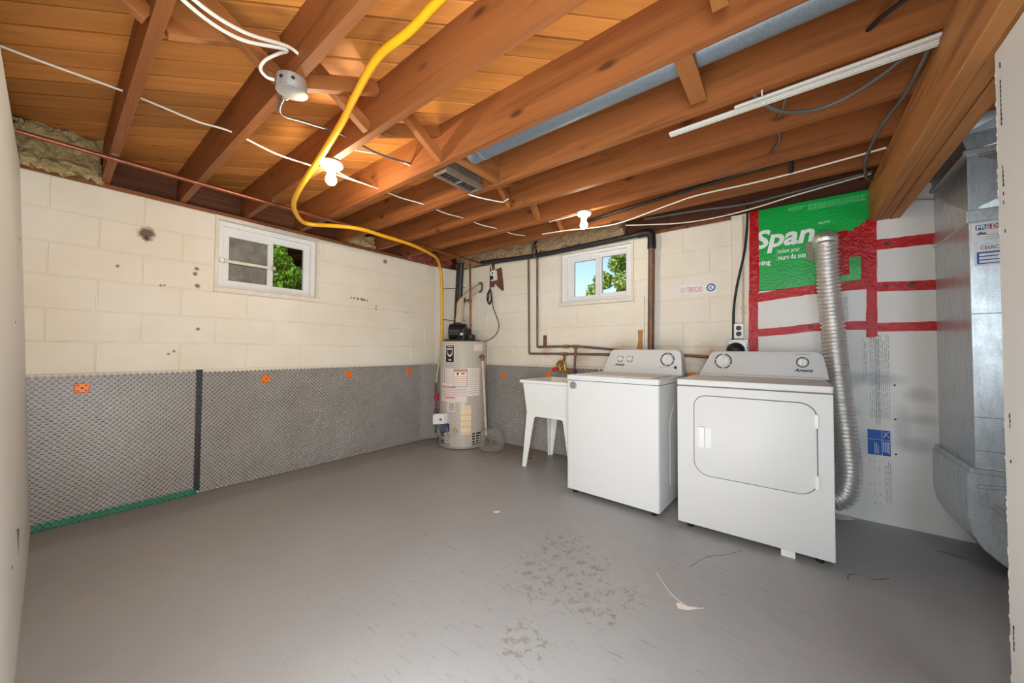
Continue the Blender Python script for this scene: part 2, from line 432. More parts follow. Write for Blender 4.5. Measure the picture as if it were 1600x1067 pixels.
M['paper'] = plain('paper_label', rgb(232, 222, 214), 0.6, var=0.03, scale=12)
M['pinkpaper'] = plain('pale_pink_label', rgb(232, 210, 206), 0.6, var=0.04, scale=18)
M['yellowpaper'] = plain('faded_energy_label', rgb(238, 214, 178), 0.6, var=0.05, scale=16)
M['print'] = plain('label_print', rgb(120, 104, 100), 0.7)
M['paleprint'] = plain('pale_label_print', rgb(196, 178, 170), 0.7)
M['register'] = plain('dusty_register', rgb(126, 108, 92), 0.6, 0.3, var=0.2, scale=20)
M['foamprint'] = plain('grey_board_print', rgb(138, 142, 150), 0.6)
M['foamblue'] = plain('blue_board_print', rgb(0, 84, 172), 0.4)
M['steel'] = None
def galv(name, c=rgb(204, 210, 214), rough=0.34, dirt=0.3, metal=0.7):
    t = NT(name); g = t.new('ShaderNodeNewGeometry'); pos = g.outputs['Position']
    v = t.voronoi(pos, 90); n = t.noise(pos, 7, 5, 0.65)
    mm = t.new('ShaderNodeMapping'); mm.inputs['Scale'].default_value = (8, 8, 1.6); t.link(pos, mm.inputs[0])
    st = t.noise(mm.outputs[0], 4, 6, 0.7)
    col = t.ramp(v, [(0.0, tuple(x*0.82 for x in c[:3]) + (1,)), (0.6, c)])
    col = t.mix(t.math('MULTIPLY', t.ramp(st, [(0.48, (0, 0, 0, 1)), (0.7, (1, 1, 1, 1))]), dirt), col, rgb(104, 98, 84))
    r = t.math('MULTIPLY_ADD', n, 0.25, rough - 0.1)
    return t.done(t.principled(col, r, metal, st, 0.05, 0.003))
M['steel'] = galv('galvanised_steel')
M['duct_steel'] = galv('galvanised_round_duct', rgb(138, 150, 160), 0.45, 0.15, 0.6)
M['box_steel'] = galv('galvanised_box', rgb(196, 196, 192), 0.45, 0.15)
M['vent_plate'] = plain('grey_vent_plate', rgb(150, 140, 128), 0.6)
M['sticker'] = plain('white_sticker', rgb(238, 238, 240), 0.4, var=0.01)
M['foil'] = None
def foil():
    t = NT('foil_duct'); v = t.coord()
    n = t.noise(v, 130, 3, 0.6)
    return t.done(t.principled(rgb(240, 238, 235), 0.3, 0.8, n, 0.5, 0.004))
M['foil'] = foil()
def green_board():
    t = NT('green_foam_film'); v = t.coord()
    n = t.noise(v, 55, 3, 0.6); n2 = t.noise(v, 3, 3)
    col = t.ramp(n2, [(0.3, rgb(0, 158, 62)), (0.7, rgb(4, 176, 72))])
    return t.done(t.principled(col, 0.3, 0, n, 0.35, 0.006))
M['green'] = green_board()
M['green_strip'] = plain('green_membrane', rgb(22, 128, 92), 0.4, var=0.2, scale=25)
M['print_white'] = plain('white_print', rgb(236, 240, 236), 0.5)
M['print_pale'] = plain('pale_green_print', rgb(120, 214, 150), 0.5)
def grey_board():
    t = NT('grey_foam_board'); g = t.new('ShaderNodeNewGeometry'); pos = g.outputs['Position']
    n = t.noise(pos, 2.0, 4, 0.5); n2 = t.noise(pos, 30, 4, 0.6)
    col = t.ramp(n, [(0.3, rgb(222, 219, 214)), (0.7, rgb(230, 228, 224))])
    def blot(c, sx, sz, k):
        nonlocal col
        mp = t.new('ShaderNodeMapping'); mp.inputs['Scale'].default_value = (1/sx, 0.01, 1/sz)
        sub = t.new('ShaderNodeVectorMath', operation='SUBTRACT'); t.link(pos, sub.inputs[0]); sub.inputs[1].default_value = c
        t.link(sub.outputs[0], mp.inputs[0])
        ln = t.new('ShaderNodeVectorMath', operation='LENGTH'); t.link(mp.outputs[0], ln.inputs[0])
        d = t.math('ADD', ln.outputs['Value'], t.math('MULTIPLY', t.math('SUBTRACT', n, 0.5), 0.8))
        f = t.ramp(d, [(0.45, (1, 1, 1, 1)), (1.05, (0, 0, 0, 1))])
        col = t.mix(t.math('MULTIPLY', f, k), col, rgb(158, 162, 168))
    for c, sx, sz, k in (((3.99, -0.03, 0.92), 0.17, 0.06, 0.55), ((3.86, -0.03, 0.9), 0.09, 0.07, 0.4), ((3.85, -0.03, 0.70), 0.08, 0.05, 0.4), ((4.18, -0.03, 0.83), 0.1, 0.07, 0.45), ((4.2, -0.03, 0.68), 0.11, 0.05, 0.4), ((4.15, -0.03, 0.52), 0.13, 0.07, 0.45), ((4.1, -0.03, 0.62), 0.05, 0.2, 0.35), ((3.95, -0.03, 0.5), 0.06, 0.1, 0.3)):
        blot(c, sx, sz, k)
    return t.done(t.principled(col, 0.42, 0, n2, 0.08, 0.004, 0.4))
M['grey_board'] = grey_board()
def red_tape():
    t = NT('red_sheathing_tape'); v = t.coord()
    n = t.noise(v, 26, 5, 0.65, 0.4)
    vo = t.voronoi(t.coord((1, 0.02, 1)), 8.0, rnd_=0.45)
    lg = t.ramp(vo, [(0.13, (1, 1, 1, 1)), (0.16, (0, 0, 0, 1))])
    col = t.mix(t.math('MULTIPLY', lg, 0.8), rgb(222, 16, 28), rgb(70, 8, 16))
    p = t.principled(col, 0.16, 0, n, 0.9, 0.008, 0.6)
    tr = t.new('ShaderNodeBsdfTransparent'); tr.inputs[0].default_value = (0.62, 0.02, 0.03, 1)
    mx = t.new('ShaderNodeMixShader'); mx.inputs[0].default_value = 0.62
    t.link(tr.outputs[0], mx.inputs[1]); t.link(p, mx.inputs[2])
    return t.done(mx.outputs[0])
M['tape'] = red_tape()
def wool(name, a, b, c):
    t = NT(name); v = t.coord((1, 1, 1)); n = t.noise(v, 26, 6, 0.7, 1.2); n2 = t.noise(v, 90, 4, 0.7, 0.6)
    col = t.ramp(n, [(0.28, c), (0.46, a), (0.7, b)])
    return t.done(t.principled(col, 0.95, 0, t.math('ADD', n, n2), 1.0, 0.02, 0.1))
M['wool'] = wool('mineral_wool', rgb(232, 208, 150), rgb(252, 236, 190), rgb(150, 118, 70))
M['pink_wool'] = wool('pink_insulation', rgb(176, 92, 84), rgb(214, 140, 124), rgb(92, 40, 36))
M['dusty_wool'] = wool('dusty_insulation', rgb(206, 174, 134), rgb(238, 214, 178), rgb(130, 98, 66))
def membrane():
    t = NT('grey_dimple_membrane'); g = t.new('ShaderNodeNewGeometry'); pos = g.outputs['Position']
    n = t.noise(pos, 2.2, 5, 0.6); n2 = t.noise(pos, 14, 4, 0.6)
    col = t.ramp(n, [(0.3, rgb(158, 151, 144)), (0.7, rgb(172, 167, 162))])
    col = t.mix(t.math('MULTIPLY', t.ramp(n2, [(0.55, (0, 0, 0, 1)), (0.8, (1, 1, 1, 1))]), 0.3), col, rgb(132, 112, 90))
    return t.done(t.principled(col, 0.36, 0, None, 0, 0, 0.5))
M['membrane'] = membrane()
def glass(name, tint=(0.96, 0.98, 0.98, 1)):
    t = NT(name)
    tr = t.new('ShaderNodeBsdfTransparent'); tr.inputs[0].default_value = tint
    gl = t.new('ShaderNodeBsdfGlossy'); gl.inputs['Roughness'].default_value = 0.02
    fr = t.new('ShaderNodeFresnel'); fr.inputs[0].default_value = 1.45
    mx = t.new('ShaderNodeMixShader'); t.link(fr.outputs[0], mx.inputs[0]); t.link(tr.outputs[0], mx.inputs[1]); t.link(gl.outputs[0], mx.inputs[2])
    return t.done(mx.outputs[0])
M['glass'] = glass('window_glass')
def dirty_glass():
    t = NT('dusty_screened_glass'); v = t.coord(); n = t.noise(v, 7, 5, 0.65)
    tr = t.new('ShaderNodeBsdfTransparent'); tr.inputs[0].default_value = (0.8, 0.82, 0.8, 1)
    col = t.ramp(n, [(0.3, rgb(96, 96, 90)), (0.7, rgb(150, 150, 142))])
    p = t.principled(col, 0.35, 0, None, 0, 0, 0.5)
    mx = t.new('ShaderNodeMixShader'); t.link(t.math('MULTIPLY_ADD', n, 0.3, 0.62), mx.inputs[0]); t.link(tr.outputs[0], mx.inputs[1]); t.link(p, mx.inputs[2])
    return t.done(mx.outputs[0])
M['dirty_glass'] = dirty_glass()
def clear_plastic():
    t = NT('clear_plastic')
    tr = t.new('ShaderNodeBsdfTransparent'); tr.inputs[0].default_value = (0.93, 0.93, 0.92, 1)
    p = t.principled(rgb(210, 208, 200), 0.12, 0, None, 0, 0, 0.6)
    lw = t.new('ShaderNodeLayerWeight'); lw.inputs[0].default_value = 0.35
    mx = t.new('ShaderNodeMixShader'); t.link(t.math('MULTIPLY_ADD', lw.outputs['Facing'], 0.5, 0.06), mx.inputs[0]); t.link(tr.outputs[0], mx.inputs[1]); t.link(p, mx.inputs[2])
    return t.done(mx.outputs[0])
M['clear'] = clear_plastic()
def emit(name, c, s):
    t = NT(name); e = t.new('ShaderNodeEmission'); e.inputs[0].default_value = c; e.inputs[1].default_value = s
    return t.done(e.outputs[0])
M['bulb'] = emit('lit_bulb', (1.0, 0.84, 0.61, 1), BULB)
M['dim_bulb'] = emit('lit_small_bulb', (1.0, 0.86, 0.64, 1), BULB * 0.30)
M['porcelain'] = plain('porcelain', rgb(240, 238, 230), 0.25, var=0.01)
def leaf(name, a, b):
    t = NT(name); oi = t.new('ShaderNodeNewGeometry'); n = t.noise(oi.outputs['Position'], 6, 4, 0.6)
    rp = t.new('ShaderNodeNewGeometry')
    col = t.ramp(rp.outputs['Random Per Island'], [(0.0, a), (1.0, b)])
    d = t.principled(col, 0.5, 0, None, 0, 0, 0.4)
    tl = t.new('ShaderNodeBsdfTranslucent'); t.link(col, tl.inputs[0])
    mx = t.new('ShaderNodeMixShader'); mx.inputs[0].default_value = 0.35; t.link(d, mx.inputs[1]); t.link(tl.outputs[0], mx.inputs[2])
    return t.done(mx.outputs[0])
M['leaf'] = leaf('maple_leaves', rgb(104, 132, 50), rgb(196, 212, 116))
M['needle'] = leaf('cedar_leaves', rgb(58, 104, 24), rgb(126, 168, 44))
M['hedge'] = leaf('hedge_leaves', rgb(46, 110, 50), rgb(110, 172, 84))
M['bark'] = plain('bark', rgb(92, 76, 60), 0.9, var=0.3, scale=20, bump=0.5, bscale=30)
M['grass'] = plain('lawn', rgb(92, 124, 56), 0.9, var=0.3, scale=10)
M['outer'] = plain('plain_outer_wall', rgb(200, 196, 190), 0.8)
M['deckwood'] = wood('outdoor_deck_wood', rgb(78, 50, 34), rgb(46, 28, 20), along='y', knots=0.03)
M['blackpaper'] = plain('black_label', rgb(34, 36, 40), 0.4)
M['warn'] = plain('orange_warning', rgb(226, 150, 100), 0.5)
M['kiwanis'] = plain('blue_emblem', rgb(52, 96, 140), 0.5)
M['redprint'] = plain('red_print', rgb(206, 70, 52), 0.5)
M['tan_dust'] = plain('white_foam', rgb(232, 232, 228), 0.7, var=0.04, scale=40, bump=0.2)
M['brownboard'] = wood('brown_painted_board', rgb(112, 70, 56), rgb(82, 48, 38), along='z', knots=0.02)

# ------------------------------------------------------------------ setting: floor, walls, ceiling
Z0 = 1.1294; CR = 0.2032; BL = 0.4064; HT = Z0 + 5*CR      # wall top 2.1454
floor = struct(obj('floor', MB().box(-0.3, 7.5, -6.6, 0.35, -0.15, 0.0), M['floor']), 'grey painted concrete basement floor with worn scuffed patches')

def chamfer_block(mb, u0, u1, z0, z1, place_, depth=0.03, c=0.0035):
    j = 0.0028
    u0 += j; u1 -= j; z0 += j; z1 -= j
    pr = [(u0, z0), (u1, z0), (u1, z1), (u0, z1)]
    inn = [(u0+c, z0+c), (u1-c, z0+c), (u1-c, z1-c), (u0+c, z1-c)]
    vs = [place_(u, z, -depth) for u, z in pr] + [place_(u, z, -c) for u, z in pr] + [place_(u, z, 0) for u, z in inn]
    mb.add(vs, [(0,1,5,4),(1,2,6,5),(2,3,7,6),(3,0,4,7),(4,5,9,8),(5,6,10,9),(6,7,11,10),(7,4,8,11),(8,9,10,11)])

def block_wall(parent, u0, u1, uj, place_, hole, seed):
    r = random.Random(seed)
    for k in range(-1, 5):
        z0 = Z0 + k*CR; z1 = z0 + CR
        off = uj + (0.2032 if k % 2 else 0.0)
        n0 = math.floor((u0-off)/BL) - 1
        u = off + n0*BL
        while u < u1:
            a, b = max(u, u0), min(u+BL, u1)
            u += BL
            if b - a < 0.012: continue
            parts = [(a, b)]
            if hole and z1 > hole[2]+0.02 and z0 < hole[3]-0.02:
                parts = []
                if a < hole[0]: parts.append((a, min(b, hole[0])))
                if b > hole[1]: parts.append((max(a, hole[1]), b))
            for (p, q) in parts:
                if q - p < 0.012: continue
                mb = MB(); pr = r.uniform(-0.0012, 0.0012)
                chamfer_block(mb, p, q, z0, z1, lambda uu, zz, d, pr=pr: place_(uu, zz, d+pr))
                obj('concrete_block', mb, M['block'], parent)

# left block wall (plane x = 0), window hole y -2.54..-1.755, z 1.545..HT
HA = (-2.54, -1.755, 1.5358, HT)
core = MB()
core.box(-0.22, -0.006, -3.75, 0.2, 0, HA[2]); core.box(-0.22, -0.006, -3.75, HA[0], HA[2], HT); core.box(-0.22, -0.006, HA[1], 0.2, HA[2], HT)
wall_left = struct(obj('wall_left', core, M['block']), 'cream painted concrete block wall with the left window')
block_wall(wall_left, -3.75, -0.335, -3.3392, lambda u, z, d: (d, u, z), HA, 1)
# parged corner where both block walls meet
pc = MB().prism([(0.0, -0.338), (0.001, -0.338), (0.06, -0.004), (0.06, 0.0), (-0.05, 0.0), (-0.05, -0.338)], 'z', 0, HT)
obj('parged_corner', pc, M['block'], wall_left)
# back block wall (plane y = 0), window hole x 1.61..2.405, z 1.557..2.13
HB = (1.61, 2.405, 1.557, HT)
core = MB()
core.box(-0.22, 7.5, 0.006, 0.22, 0, HB[2]); core.box(-0.22, HB[0], 0.006, 0.22, HB[2], HT); core.box(HB[1], 7.5, 0.006, 0.22, HB[2], HT)
wall_back = struct(obj('wall_back', core, M['block']), 'cream painted concrete block wall with the back window')
block_wall(wall_back, 0.06, 3.19, 2.8318, lambda u, z, d: (u, -d, z), HB, 2)
obj('painted_strip', MB().box(3.19, 3.316, -0.016, 0.02, 0, 2.166), M['block'], wall_back, bevel=0.002)
obj('painted_board', MB().box(1.384, 1.49, -0.012, 0.01, 1.14, 1.566), M['block'], wall_back, bevel=0.002)
obj('painted_board', MB().box(2.425, 2.506, -0.016, 0.01, 1.11, 1.592), M['block'], wall_back, bevel=0.002)
obj('bare_wood_patch', MB().prism([(2.44, 1.11), (2.495, 1.11), (2.49, 1.2), (2.497, 1.285), (2.45, 1.28), (2.455, 1.19)], 'y', -0.02, -0.01), M['raw_wood'], wall_back)
obj('bare_wood_patch', MB().box(1.43, 1.465, -0.03, -0.008, 1.14, 1.255), M['plank'], wall_back, bevel=0.002)

# left drywall partition, out of plumb
pf = MB()
ys = [(-3.362, 0.0), (-3.447, 2.155)]
pf.add([(0.0, ys[0][0], 0), (3.15, ys[0][0], 0), (3.15, ys[1][0], 2.155), (0.0, ys[1][0], 2.155),
        (0.0, -3.56, 0), (3.15, -3.56, 0), (3.15, -3.56, 2.155), (0.0, -3.56, 2.155)],
       [(0,1,2,3),(5,4,7,6),(1,5,6,2),(4,0,3,7),(3,2,6,7),(4,5,1,0)])
wall_front = struct(obj('wall_front', pf, M['drywall']), 'white drywall partition leaning along the left edge of the picture')
sl = MB()
for (x, z, h) in ((1.17, 0.31, 0.15), (1.24, 0.40, 0.01), (0.9, 1.2, 0.012), (0.35, 1.66, 0.02), (1.5, 0.36, 0.01)):
    y = ys[0][0] + (ys[1][0]-ys[0][0])*z/2.155
    sl.box(x-0.004, x+0.004, y-0.004, y+0.0012, z-h/2, z+h/2)
obj('pencil_mark', sl, M['dark'], wall_front)

# right drywall panel below the beam with a torn raw edge
edge = [(-1.684 + 0.004*noise.noise(Vector((0, 0, k*0.9))) + rnd.uniform(-0.0022, 0.0022), 1.943*k/90) for k in range(91)]
pr = MB().prism([(-3.95, 0.0)] + edge + [(-3.95, 1.943)], 'x', 4.02, 4.0327)
wall_right = struct(obj('wall_right', pr, M['drywall']), 'white drywall panel with torn edge at the right of the picture')
obj('framing', MB().box(4.0327, 4.12, -3.95, -1.70, 0, 1.943), M['raw_wood'], wall_right)
gy = MB()
for k in range(0, 90):
    y0, z0 = edge[k]
    if rnd.random() < 0.45:
        gy.box(4.0196, 4.0329, y0-0.004, y0+rnd.uniform(0.0012, 0.004), z0, z0+rnd.uniform(0.006, 0.02))
obj('torn_edge', gy, M['gypsum'], wall_right, kind='stuff')
pm = MB()
for z, h, y in ((1.88, 0.02, -1.715), (1.72, 0.13, -1.715), (1.60, 0.02, -1.72), (1.50, 0.11, -1.716), (1.42, 0.012, -1.72), (0.915, 0.03, -1.715), (0.875, 0.04, -1.717), (0.83, 0.012, -1.714), (0.795, 0.01, -1.715), (0.29, 0.07, -1.705)):
    k = max(1, int(h/0.012))
    for i in range(k):
        zz = z + h*(i+0.5)/k
        if rnd.random() < 0.85: pm.box(4.0188, 4.0202, y-0.002+rnd.uniform(-0.002, 0.002), y+0.001, zz-h/k*0.4, zz+h/k*0.4)
obj('pencil_mark', pm, M['dark'], wall_right)

# the rest of the house shell, out of view
struct(obj('wall_far', MB().box(7.4, 7.5, -6.6, 0.1, 0, 2.43), M['outer']), 'plain wall of the basement room beyond the ductwork')
struct(obj('wall_rear', MB().box(-0.3, 7.5, -6.6, -6.5, 0, 2.43), M['outer']), 'plain wall of the basement behind the camera')
struct(obj('wall_side', MB().box(-0.3, -0.2, -6.5, -3.75, 0, 2.43), M['outer']), 'plain wall of the basement beyond the partition')

# ceiling: solid slab above, diagonal boards, joists, bracing
ceiling = struct(obj('ceiling', MB().box(-0.3, 7.5, -6.6, 0.35, 2.455, 2.5), M['gap_shade']), 'open wooden ceiling of joists under diagonal subfloor boards')
def clip(poly, a, b, c):    # keep a*x + b*y <= c
    out = []
    for i in range(len(poly)):
        p, q = poly[i], poly[(i+1) % len(poly)]
        dp, dq = a*p[0]+b*p[1]-c, a*q[0]+b*q[1]-c
        if dp <= 0: out.append(p)
        if dp*dq < 0:
            t = dp/(dp-dq); out.append((p[0]+(q[0]-p[0])*t, p[1]+(q[1]-p[1])*t))
    return out
BW = 0.1135; S2 = math.sqrt(2)
k0 = int(math.floor((-0.2+0.1-0.3)/S2/BW)) - 2
for k in range(k0, k0+70):
    s0, s1 = k*BW+0.0045, (k+1)*BW-0.0045
    poly = []
    for s, t in ((s0, -8), (s1, -8), (s1, 8), (s0, 8)):
        poly.append(((s+t)/S2, (t-s)/S2))
    for a, b, c in ((-1, 0, 0.12), (1, 0, 4.6), (0, -1, 3.75), (0, 1, 0.1)):
        poly = clip(poly, a, b, c)
        if len(poly) < 3: break
    if len(poly) < 3: continue
    obj('subfloor_board', MB().prism(poly, 'z', 2.41 + rnd.uniform(-0.0016, 0.0016), 2.432), M['deck'], ceiling, bevel=0.0022)
JY = [-3.52, -3.117, -2.734, -2.338, -1.925, -1.525, -1.146, -0.779, -0.412]
def joist(yc, x0=-0.10, x1=4.62, zb=2.175, wv=0.0):
    mb = MB(); n = 10
    vs = []; fs = []
    for i in range(n+1):
        x = x0 + (x1-x0)*i/n
        dy = 0.004*noise.noise(Vector((x*0.7, yc*5, 0.3))); dz = 0.003*noise.noise(Vector((x*0.6, yc*7, 2.3)))
        vs += [(x, yc-0.019+dy, zb+dz), (x, yc+0.019+dy, zb+dz), (x, yc+0.019+dy, 2.411), (x, yc-0.019+dy, 2.411)]
    for i in range(n):
        for a in range(4): fs.append((i*4+a, i*4+(a+1) % 4, (i+1)*4+(a+1) % 4, (i+1)*4+a))
    fs += [(3, 2, 1, 0), (n*4, n*4+1, n*4+2, n*4+3)]
    mb.add(vs, fs)
    return obj('floor_joist', mb, M['joist'], ceiling)
for yc in JY: joist(yc)
obj('rim_board', MB().box(-0.14, -0.10, -3.75, 0.1, 2.175, 2.411), M['rim'], ceiling)
obj('rim_board', MB().box(-0.10, 4.62, 0.06, 0.10, 2.175, 2.411), M['rim'], ceiling)
obj('sill_plate', MB().box(-0.14, -0.002, -3.75, 0.10, HT, 2.175), M['sill'], ceiling, bevel=0.002)
obj('sill_plate', MB().box(-0.002, 4.62, 0.004, 0.14, HT, 2.175), M['sill'], ceiling, bevel=0.002)
# cross bracing between the joists
def brace(j, xa, xb, low_first, x_w=0.02, h=0.052):
    ya, yb = JY[j]+0.019, JY[j+1]-0.019
    za, zb = (2.205, 2.372) if low_first else (2.372, 2.205)
    obj('cross_brace', MB().bar((xa, ya, za), (xb, yb, zb), 0.036, 0.058, up=(0, 0, 1)), M['brace'], ceiling, bevel=0.0015)
for j, xs in ((0, (1.80, 1.86)), (1, (1.845, 1.895)), (2, (1.93, 1.88)), (3, (1.90, 1.95))):
    brace(j, xs[0], xs[0]+0.03, True); brace(j, xs[1]+0.04, xs[1], False)
for j, xa in ((5, 1.93), (6, 1.95), (7, 1.97)):
    brace(j, xa, xa-0.07, False); brace(j, xa+0.07, xa+0.05, True)
# blocks that carry the round duct
obj('blocking', MB().box(3.215, 3.28, -1.906, -1.60, 2.178, 2.198), M['brace'], ceiling, bevel=0.002)
obj('blocking', MB().box(3.365, 3.412, -2.319, -2.03, 2.18, 2.222), M['brace'], ceiling, bevel=0.002)
obj('blocking', MB().box(2.03, 2.068, -1.906, -1.544, 2.178, 2.40), M['brace'], ceiling, bevel=0.002)

# ------------------------------------------------------------------ built-up beam under the joists
bt = thing('wooden_beam', 'three-ply dark wooden beam carrying the joists at the upper right', 'beam', (4.03, -2, 1.945))
zt = 2.174
for i, (xa, xb, dz, y1) in enumerate(((3.966, 4.013, 0.0, -0.035), (4.014, 4.060, 0.004, -0.02), (4.062, 4.110, 0.0, -0.02))):
    obj('ply', MB().box(xa, xb, -4.6, y1, 1.945+dz, zt), M['beam'], bt, bevel=0.003)

# ------------------------------------------------------------------ windows
def window(name, label, uv, hole, fr, left, right, zb, zt_, recess, bar, panes):
    """uv(u, z, d): d is depth towards the outside. fr: frame outer u0,u1,z0,z1. left/right: glass rectangles."""
    root = bpy.data.objects.new(name, None); COL.objects.link(root); W[root] = Matrix.Identity(4)
    struct(root, label)
    def ring(mb, o, i, d0, d1):
        for (a, b, c, e) in ((o[0], o[1], o[2], i[2]), (o[0], o[1], i[3], o[3]), (o[0], i[0], i[2], i[3]), (i[1], o[1], i[2], i[3])):
            if b-a < 1e-4 or e-c < 1e-4: continue
            vs = [uv(u, z, d) for d in (d0, d1) for (u, z) in ((a, c), (b, c), (b, e), (a, e))]
            mb.add(vs, [(0,1,2,3),(4,7,6,5),(0,4,5,1),(1,5,6,2),(2,6,7,3),(3,7,4,0)])
        return mb
    obj('jamb', ring(MB(), hole, (hole[0]+0.022, hole[1]-0.022, hole[2]+0.03, hole[3]-0.03), -0.006, 0.17), M['old_white'], root, bevel=0.002)
    obj('frame', ring(MB(), (hole[0]+0.022, hole[1]-0.022, hole[2]+0.03, hole[3]-0.03), (fr[0]+0.02, fr[1]-0.02, fr[2]+0.02, fr[3]-0.02), recess-0.02, recess+0.06), M['vinyl'], root, bevel=0.002)
    mid = (left[1]+right[0])/2
    sL = ring(MB(), (fr[0]+0.018, mid+0.012, fr[2]+0.018, fr[3]-0.018), left, recess, recess+0.03)
    sR = ring(MB(), (mid-0.02, fr[1]-0.018, fr[2]+0.018, fr[3]-0.018), right, recess+0.012, recess+0.042)
    s1 = obj('sash', sL, M['vinyl'], root, bevel=0.0025)
    s2 = obj('sash', sR, M['vinyl'], root, bevel=0.0025)
    for s, g, d, mm in ((s1, left, recess+0.016, panes[0]), (s2, right, recess+0.028, panes[1])):
        e = 0.004
        vs = [uv(u, z, dd) for dd in (d, d+0.003) for (u, z) in ((g[0]-e, g[2]-e), (g[1]+e, g[2]-e), (g[1]+e, g[3]+e), (g[0]-e, g[3]+e))]
        obj('pane', MB().add(vs, [(0,1,2,3),(4,7,6,5),(0,4,5,1),(1,5,6,2),(2,6,7,3),(3,7,4,0)]), mm, s)
    vs = [uv(u, z, d) for d in (-0.012, 0.05) for (u, z) in ((hole[0]-0.005, zb), (hole[1]+0.005, zb), (hole[1]+0.005, zb+0.036), (hole[0]-0.005, zb+0.036))]
    obj('sill', MB().add(vs, [(0,1,2,3),(4,7,6,5),(0,4,5,1),(1,5,6,2),(2,6,7,3),(3,7,4,0)]), M['old_white'], root, bevel=0.003)
    return root
w1 = window('window_1', 'white sliding basement window with a dusty left pane in the left wall',
            lambda u, z, d: (-d, u, z), HA, (-2.497, -1.795, 1.585, 2.098), (-2.436, -2.163, 1.648, 2.005), (-2.115, -1.866, 1.645, 2.024), 1.54, HT, 0.06, True, (M['dirty_glass'], M['glass']))
bb = MB().box(-0.05, -0.042, -2.478, -2.12, 1.788, 1.812)
bar = obj('security_bar', bb, M['old_white'], w1, bevel=0.002)
obj('bracket', MB().box(-0.052, -0.03, -2.505, -2.47, 1.782, 1.818).box(-0.052, -0.03, -2.135, -2.105, 1.782, 1.818), M['box_steel'], bar, bevel=0.003)
w2 = window('window_2', 'white sliding basement window showing sky and tree in the back wall',
            lambda u, z, d: (u, d, z), (HB[0], HB[1], HB[2], 2.135), (1.674, 2.352, 1.602, 2.098), (1.763, 2.001, 1.657, 2.018), (2.063, 2.311, 1.668, 2.03), 1.557, 2.13, 0.05, False, (M['glass'], M['glass']))
struct(obj('trim_1', MB().box(1.60, 2.43, -0.01, 0.02, 2.118, 2.15), M['old_white'], bevel=0.002), 'chipped white board above the back window')

# ------------------------------------------------------------------ dimple membrane
def dimple_sheet(path, z0, z1, du=0.0148, pv=0.0322):
    """path: list of (x, y) with the room on its right-hand side; returns a mesh of hollow cups."""
    P = [Vector((a, b, 0)) for a, b in path]
    seg = [(P[i+1]-P[i]).length for i in range(len(P)-1)]; L = sum(seg)
    def at(u):
        i = 0
        while i < len(seg)-1 and u > seg[i]: u -= seg[i]; i += 1
        t = (P[i+1]-P[i]).normalized()
        nrm = Vector((t.y, -t.x, 0))
        return P[i] + t*u, nrm
    nu = int(L/du); nv = int((z1-z0)/pv)
    V = []; F = []
    ring = [(math.cos(2*PI*k/8), math.sin(2*PI*k/8)) for k in range(8)]
    Rr, Rb, D = 0.0082, 0.0074, 0.0165
    def P3(u, z, d):
        u = min(max(u, 0), L); q, nn = at(u)
        return (q.x - nn.x*d, q.y - nn.y*d, z)
    for i in range(nu+1):
        for j in range(nv):
            uc = i*du; zc = z0 + (j + 0.5 + 0.5*(i % 2))*pv
            if zc > z1 - 0.004: continue
            b = len(V)
            for (a, c) in ((du, 0), (0, pv/2), (-du, 0), (0, -pv/2)): V.append(P3(uc+a, min(zc+c, z1), 0))
            for (a, c) in ring: V.append(P3(uc+a*Rr, zc+c*Rr, 0))
            for (a, c) in ring: V.append(P3(uc+a*Rb, zc+c*Rb, D))
            for q in range(4):
                r0 = q*2
                F.append((b+q, b+(q+1) % 4, b+4+(r0+2) % 8, b+4+r0+1, b+4+r0))
            for q in range(8):
                F.append((b+4+q, b+4+(q+1) % 8, b+12+(q+1) % 8, b+12+q))
            F.append(tuple(b+12+q for q in range(8)))
    mb = MB(); mb.v = V; mb.f = F
    return mb
def orange_plug(parent, c, axis, size=0.03):
    a = Vector((0, 1, 0)) if axis == 'x' else Vector((1, 0, 0)); n = Vector((1, 0, 0)) if axis == 'x' else Vector((0, -1, 0)); u = Vector((0, 0, 1))
    c = Vector(c)
    mb = MB().obox(c+n*0.004, a*size, u*size, n*0.004)
    p = obj('plug', mb, M['orange'], parent, bevel=0.003, label='orange plastic fastening plug')
    ms = MB()
    for i, j in ((-1, -1), (1, -1), (1, 1), (-1, 1)):
        ms.cyl(c+n*0.0075+a*i*size*0.55+u*j*size*0.55, c+n*0.0095+a*i*size*0.55+u*j*size*0.55, 0.007, 0.006, 10)
    obj('stud', ms, M['orange_dark'], p)
    obj('nail_head', MB().cyl(c+n*0.0075, c+n*0.010, 0.006, 0.005, 10), M['dark'], p)

d1 = thing('dimple_sheet', 'grey dimpled waterproofing sheet left of the black strip', 'membrane', (0.015, -3.0, 0.0))
ds = dimple_sheet([(0.019, -2.632), (0.019, -3.405)][::-1], 0.006, 0.932)
obj('sheet', ds, M['membrane'], d1, flip=False)
gs = dimple_sheet([(0.0225, -3.36), (0.0225, -2.612)], -0.012, 0.056)
obj('green_strip', gs, M['green_strip'], d1, flip=False, label='green dimpled strip along the floor')
orange_plug(d1, (0.019, -3.186, 0.838), 'x')
d2 = thing('dimple_sheet', 'long grey dimpled waterproofing sheet right of the black strip, running behind water heater', 'membrane', (0.015, -1.5, 0.0))
obj('sheet', dimple_sheet([(0.019, -2.60), (0.019, -0.56), (0.21, -0.019), (2.06, -0.019)], 0.0, 0.932), M['membrane'], d2, flip=False)
for c in ((0.019, -2.182, 0.836), (0.019, -1.453, 0.838), (0.019, -0.736, 0.838)): orange_plug(d2, c, 'x')
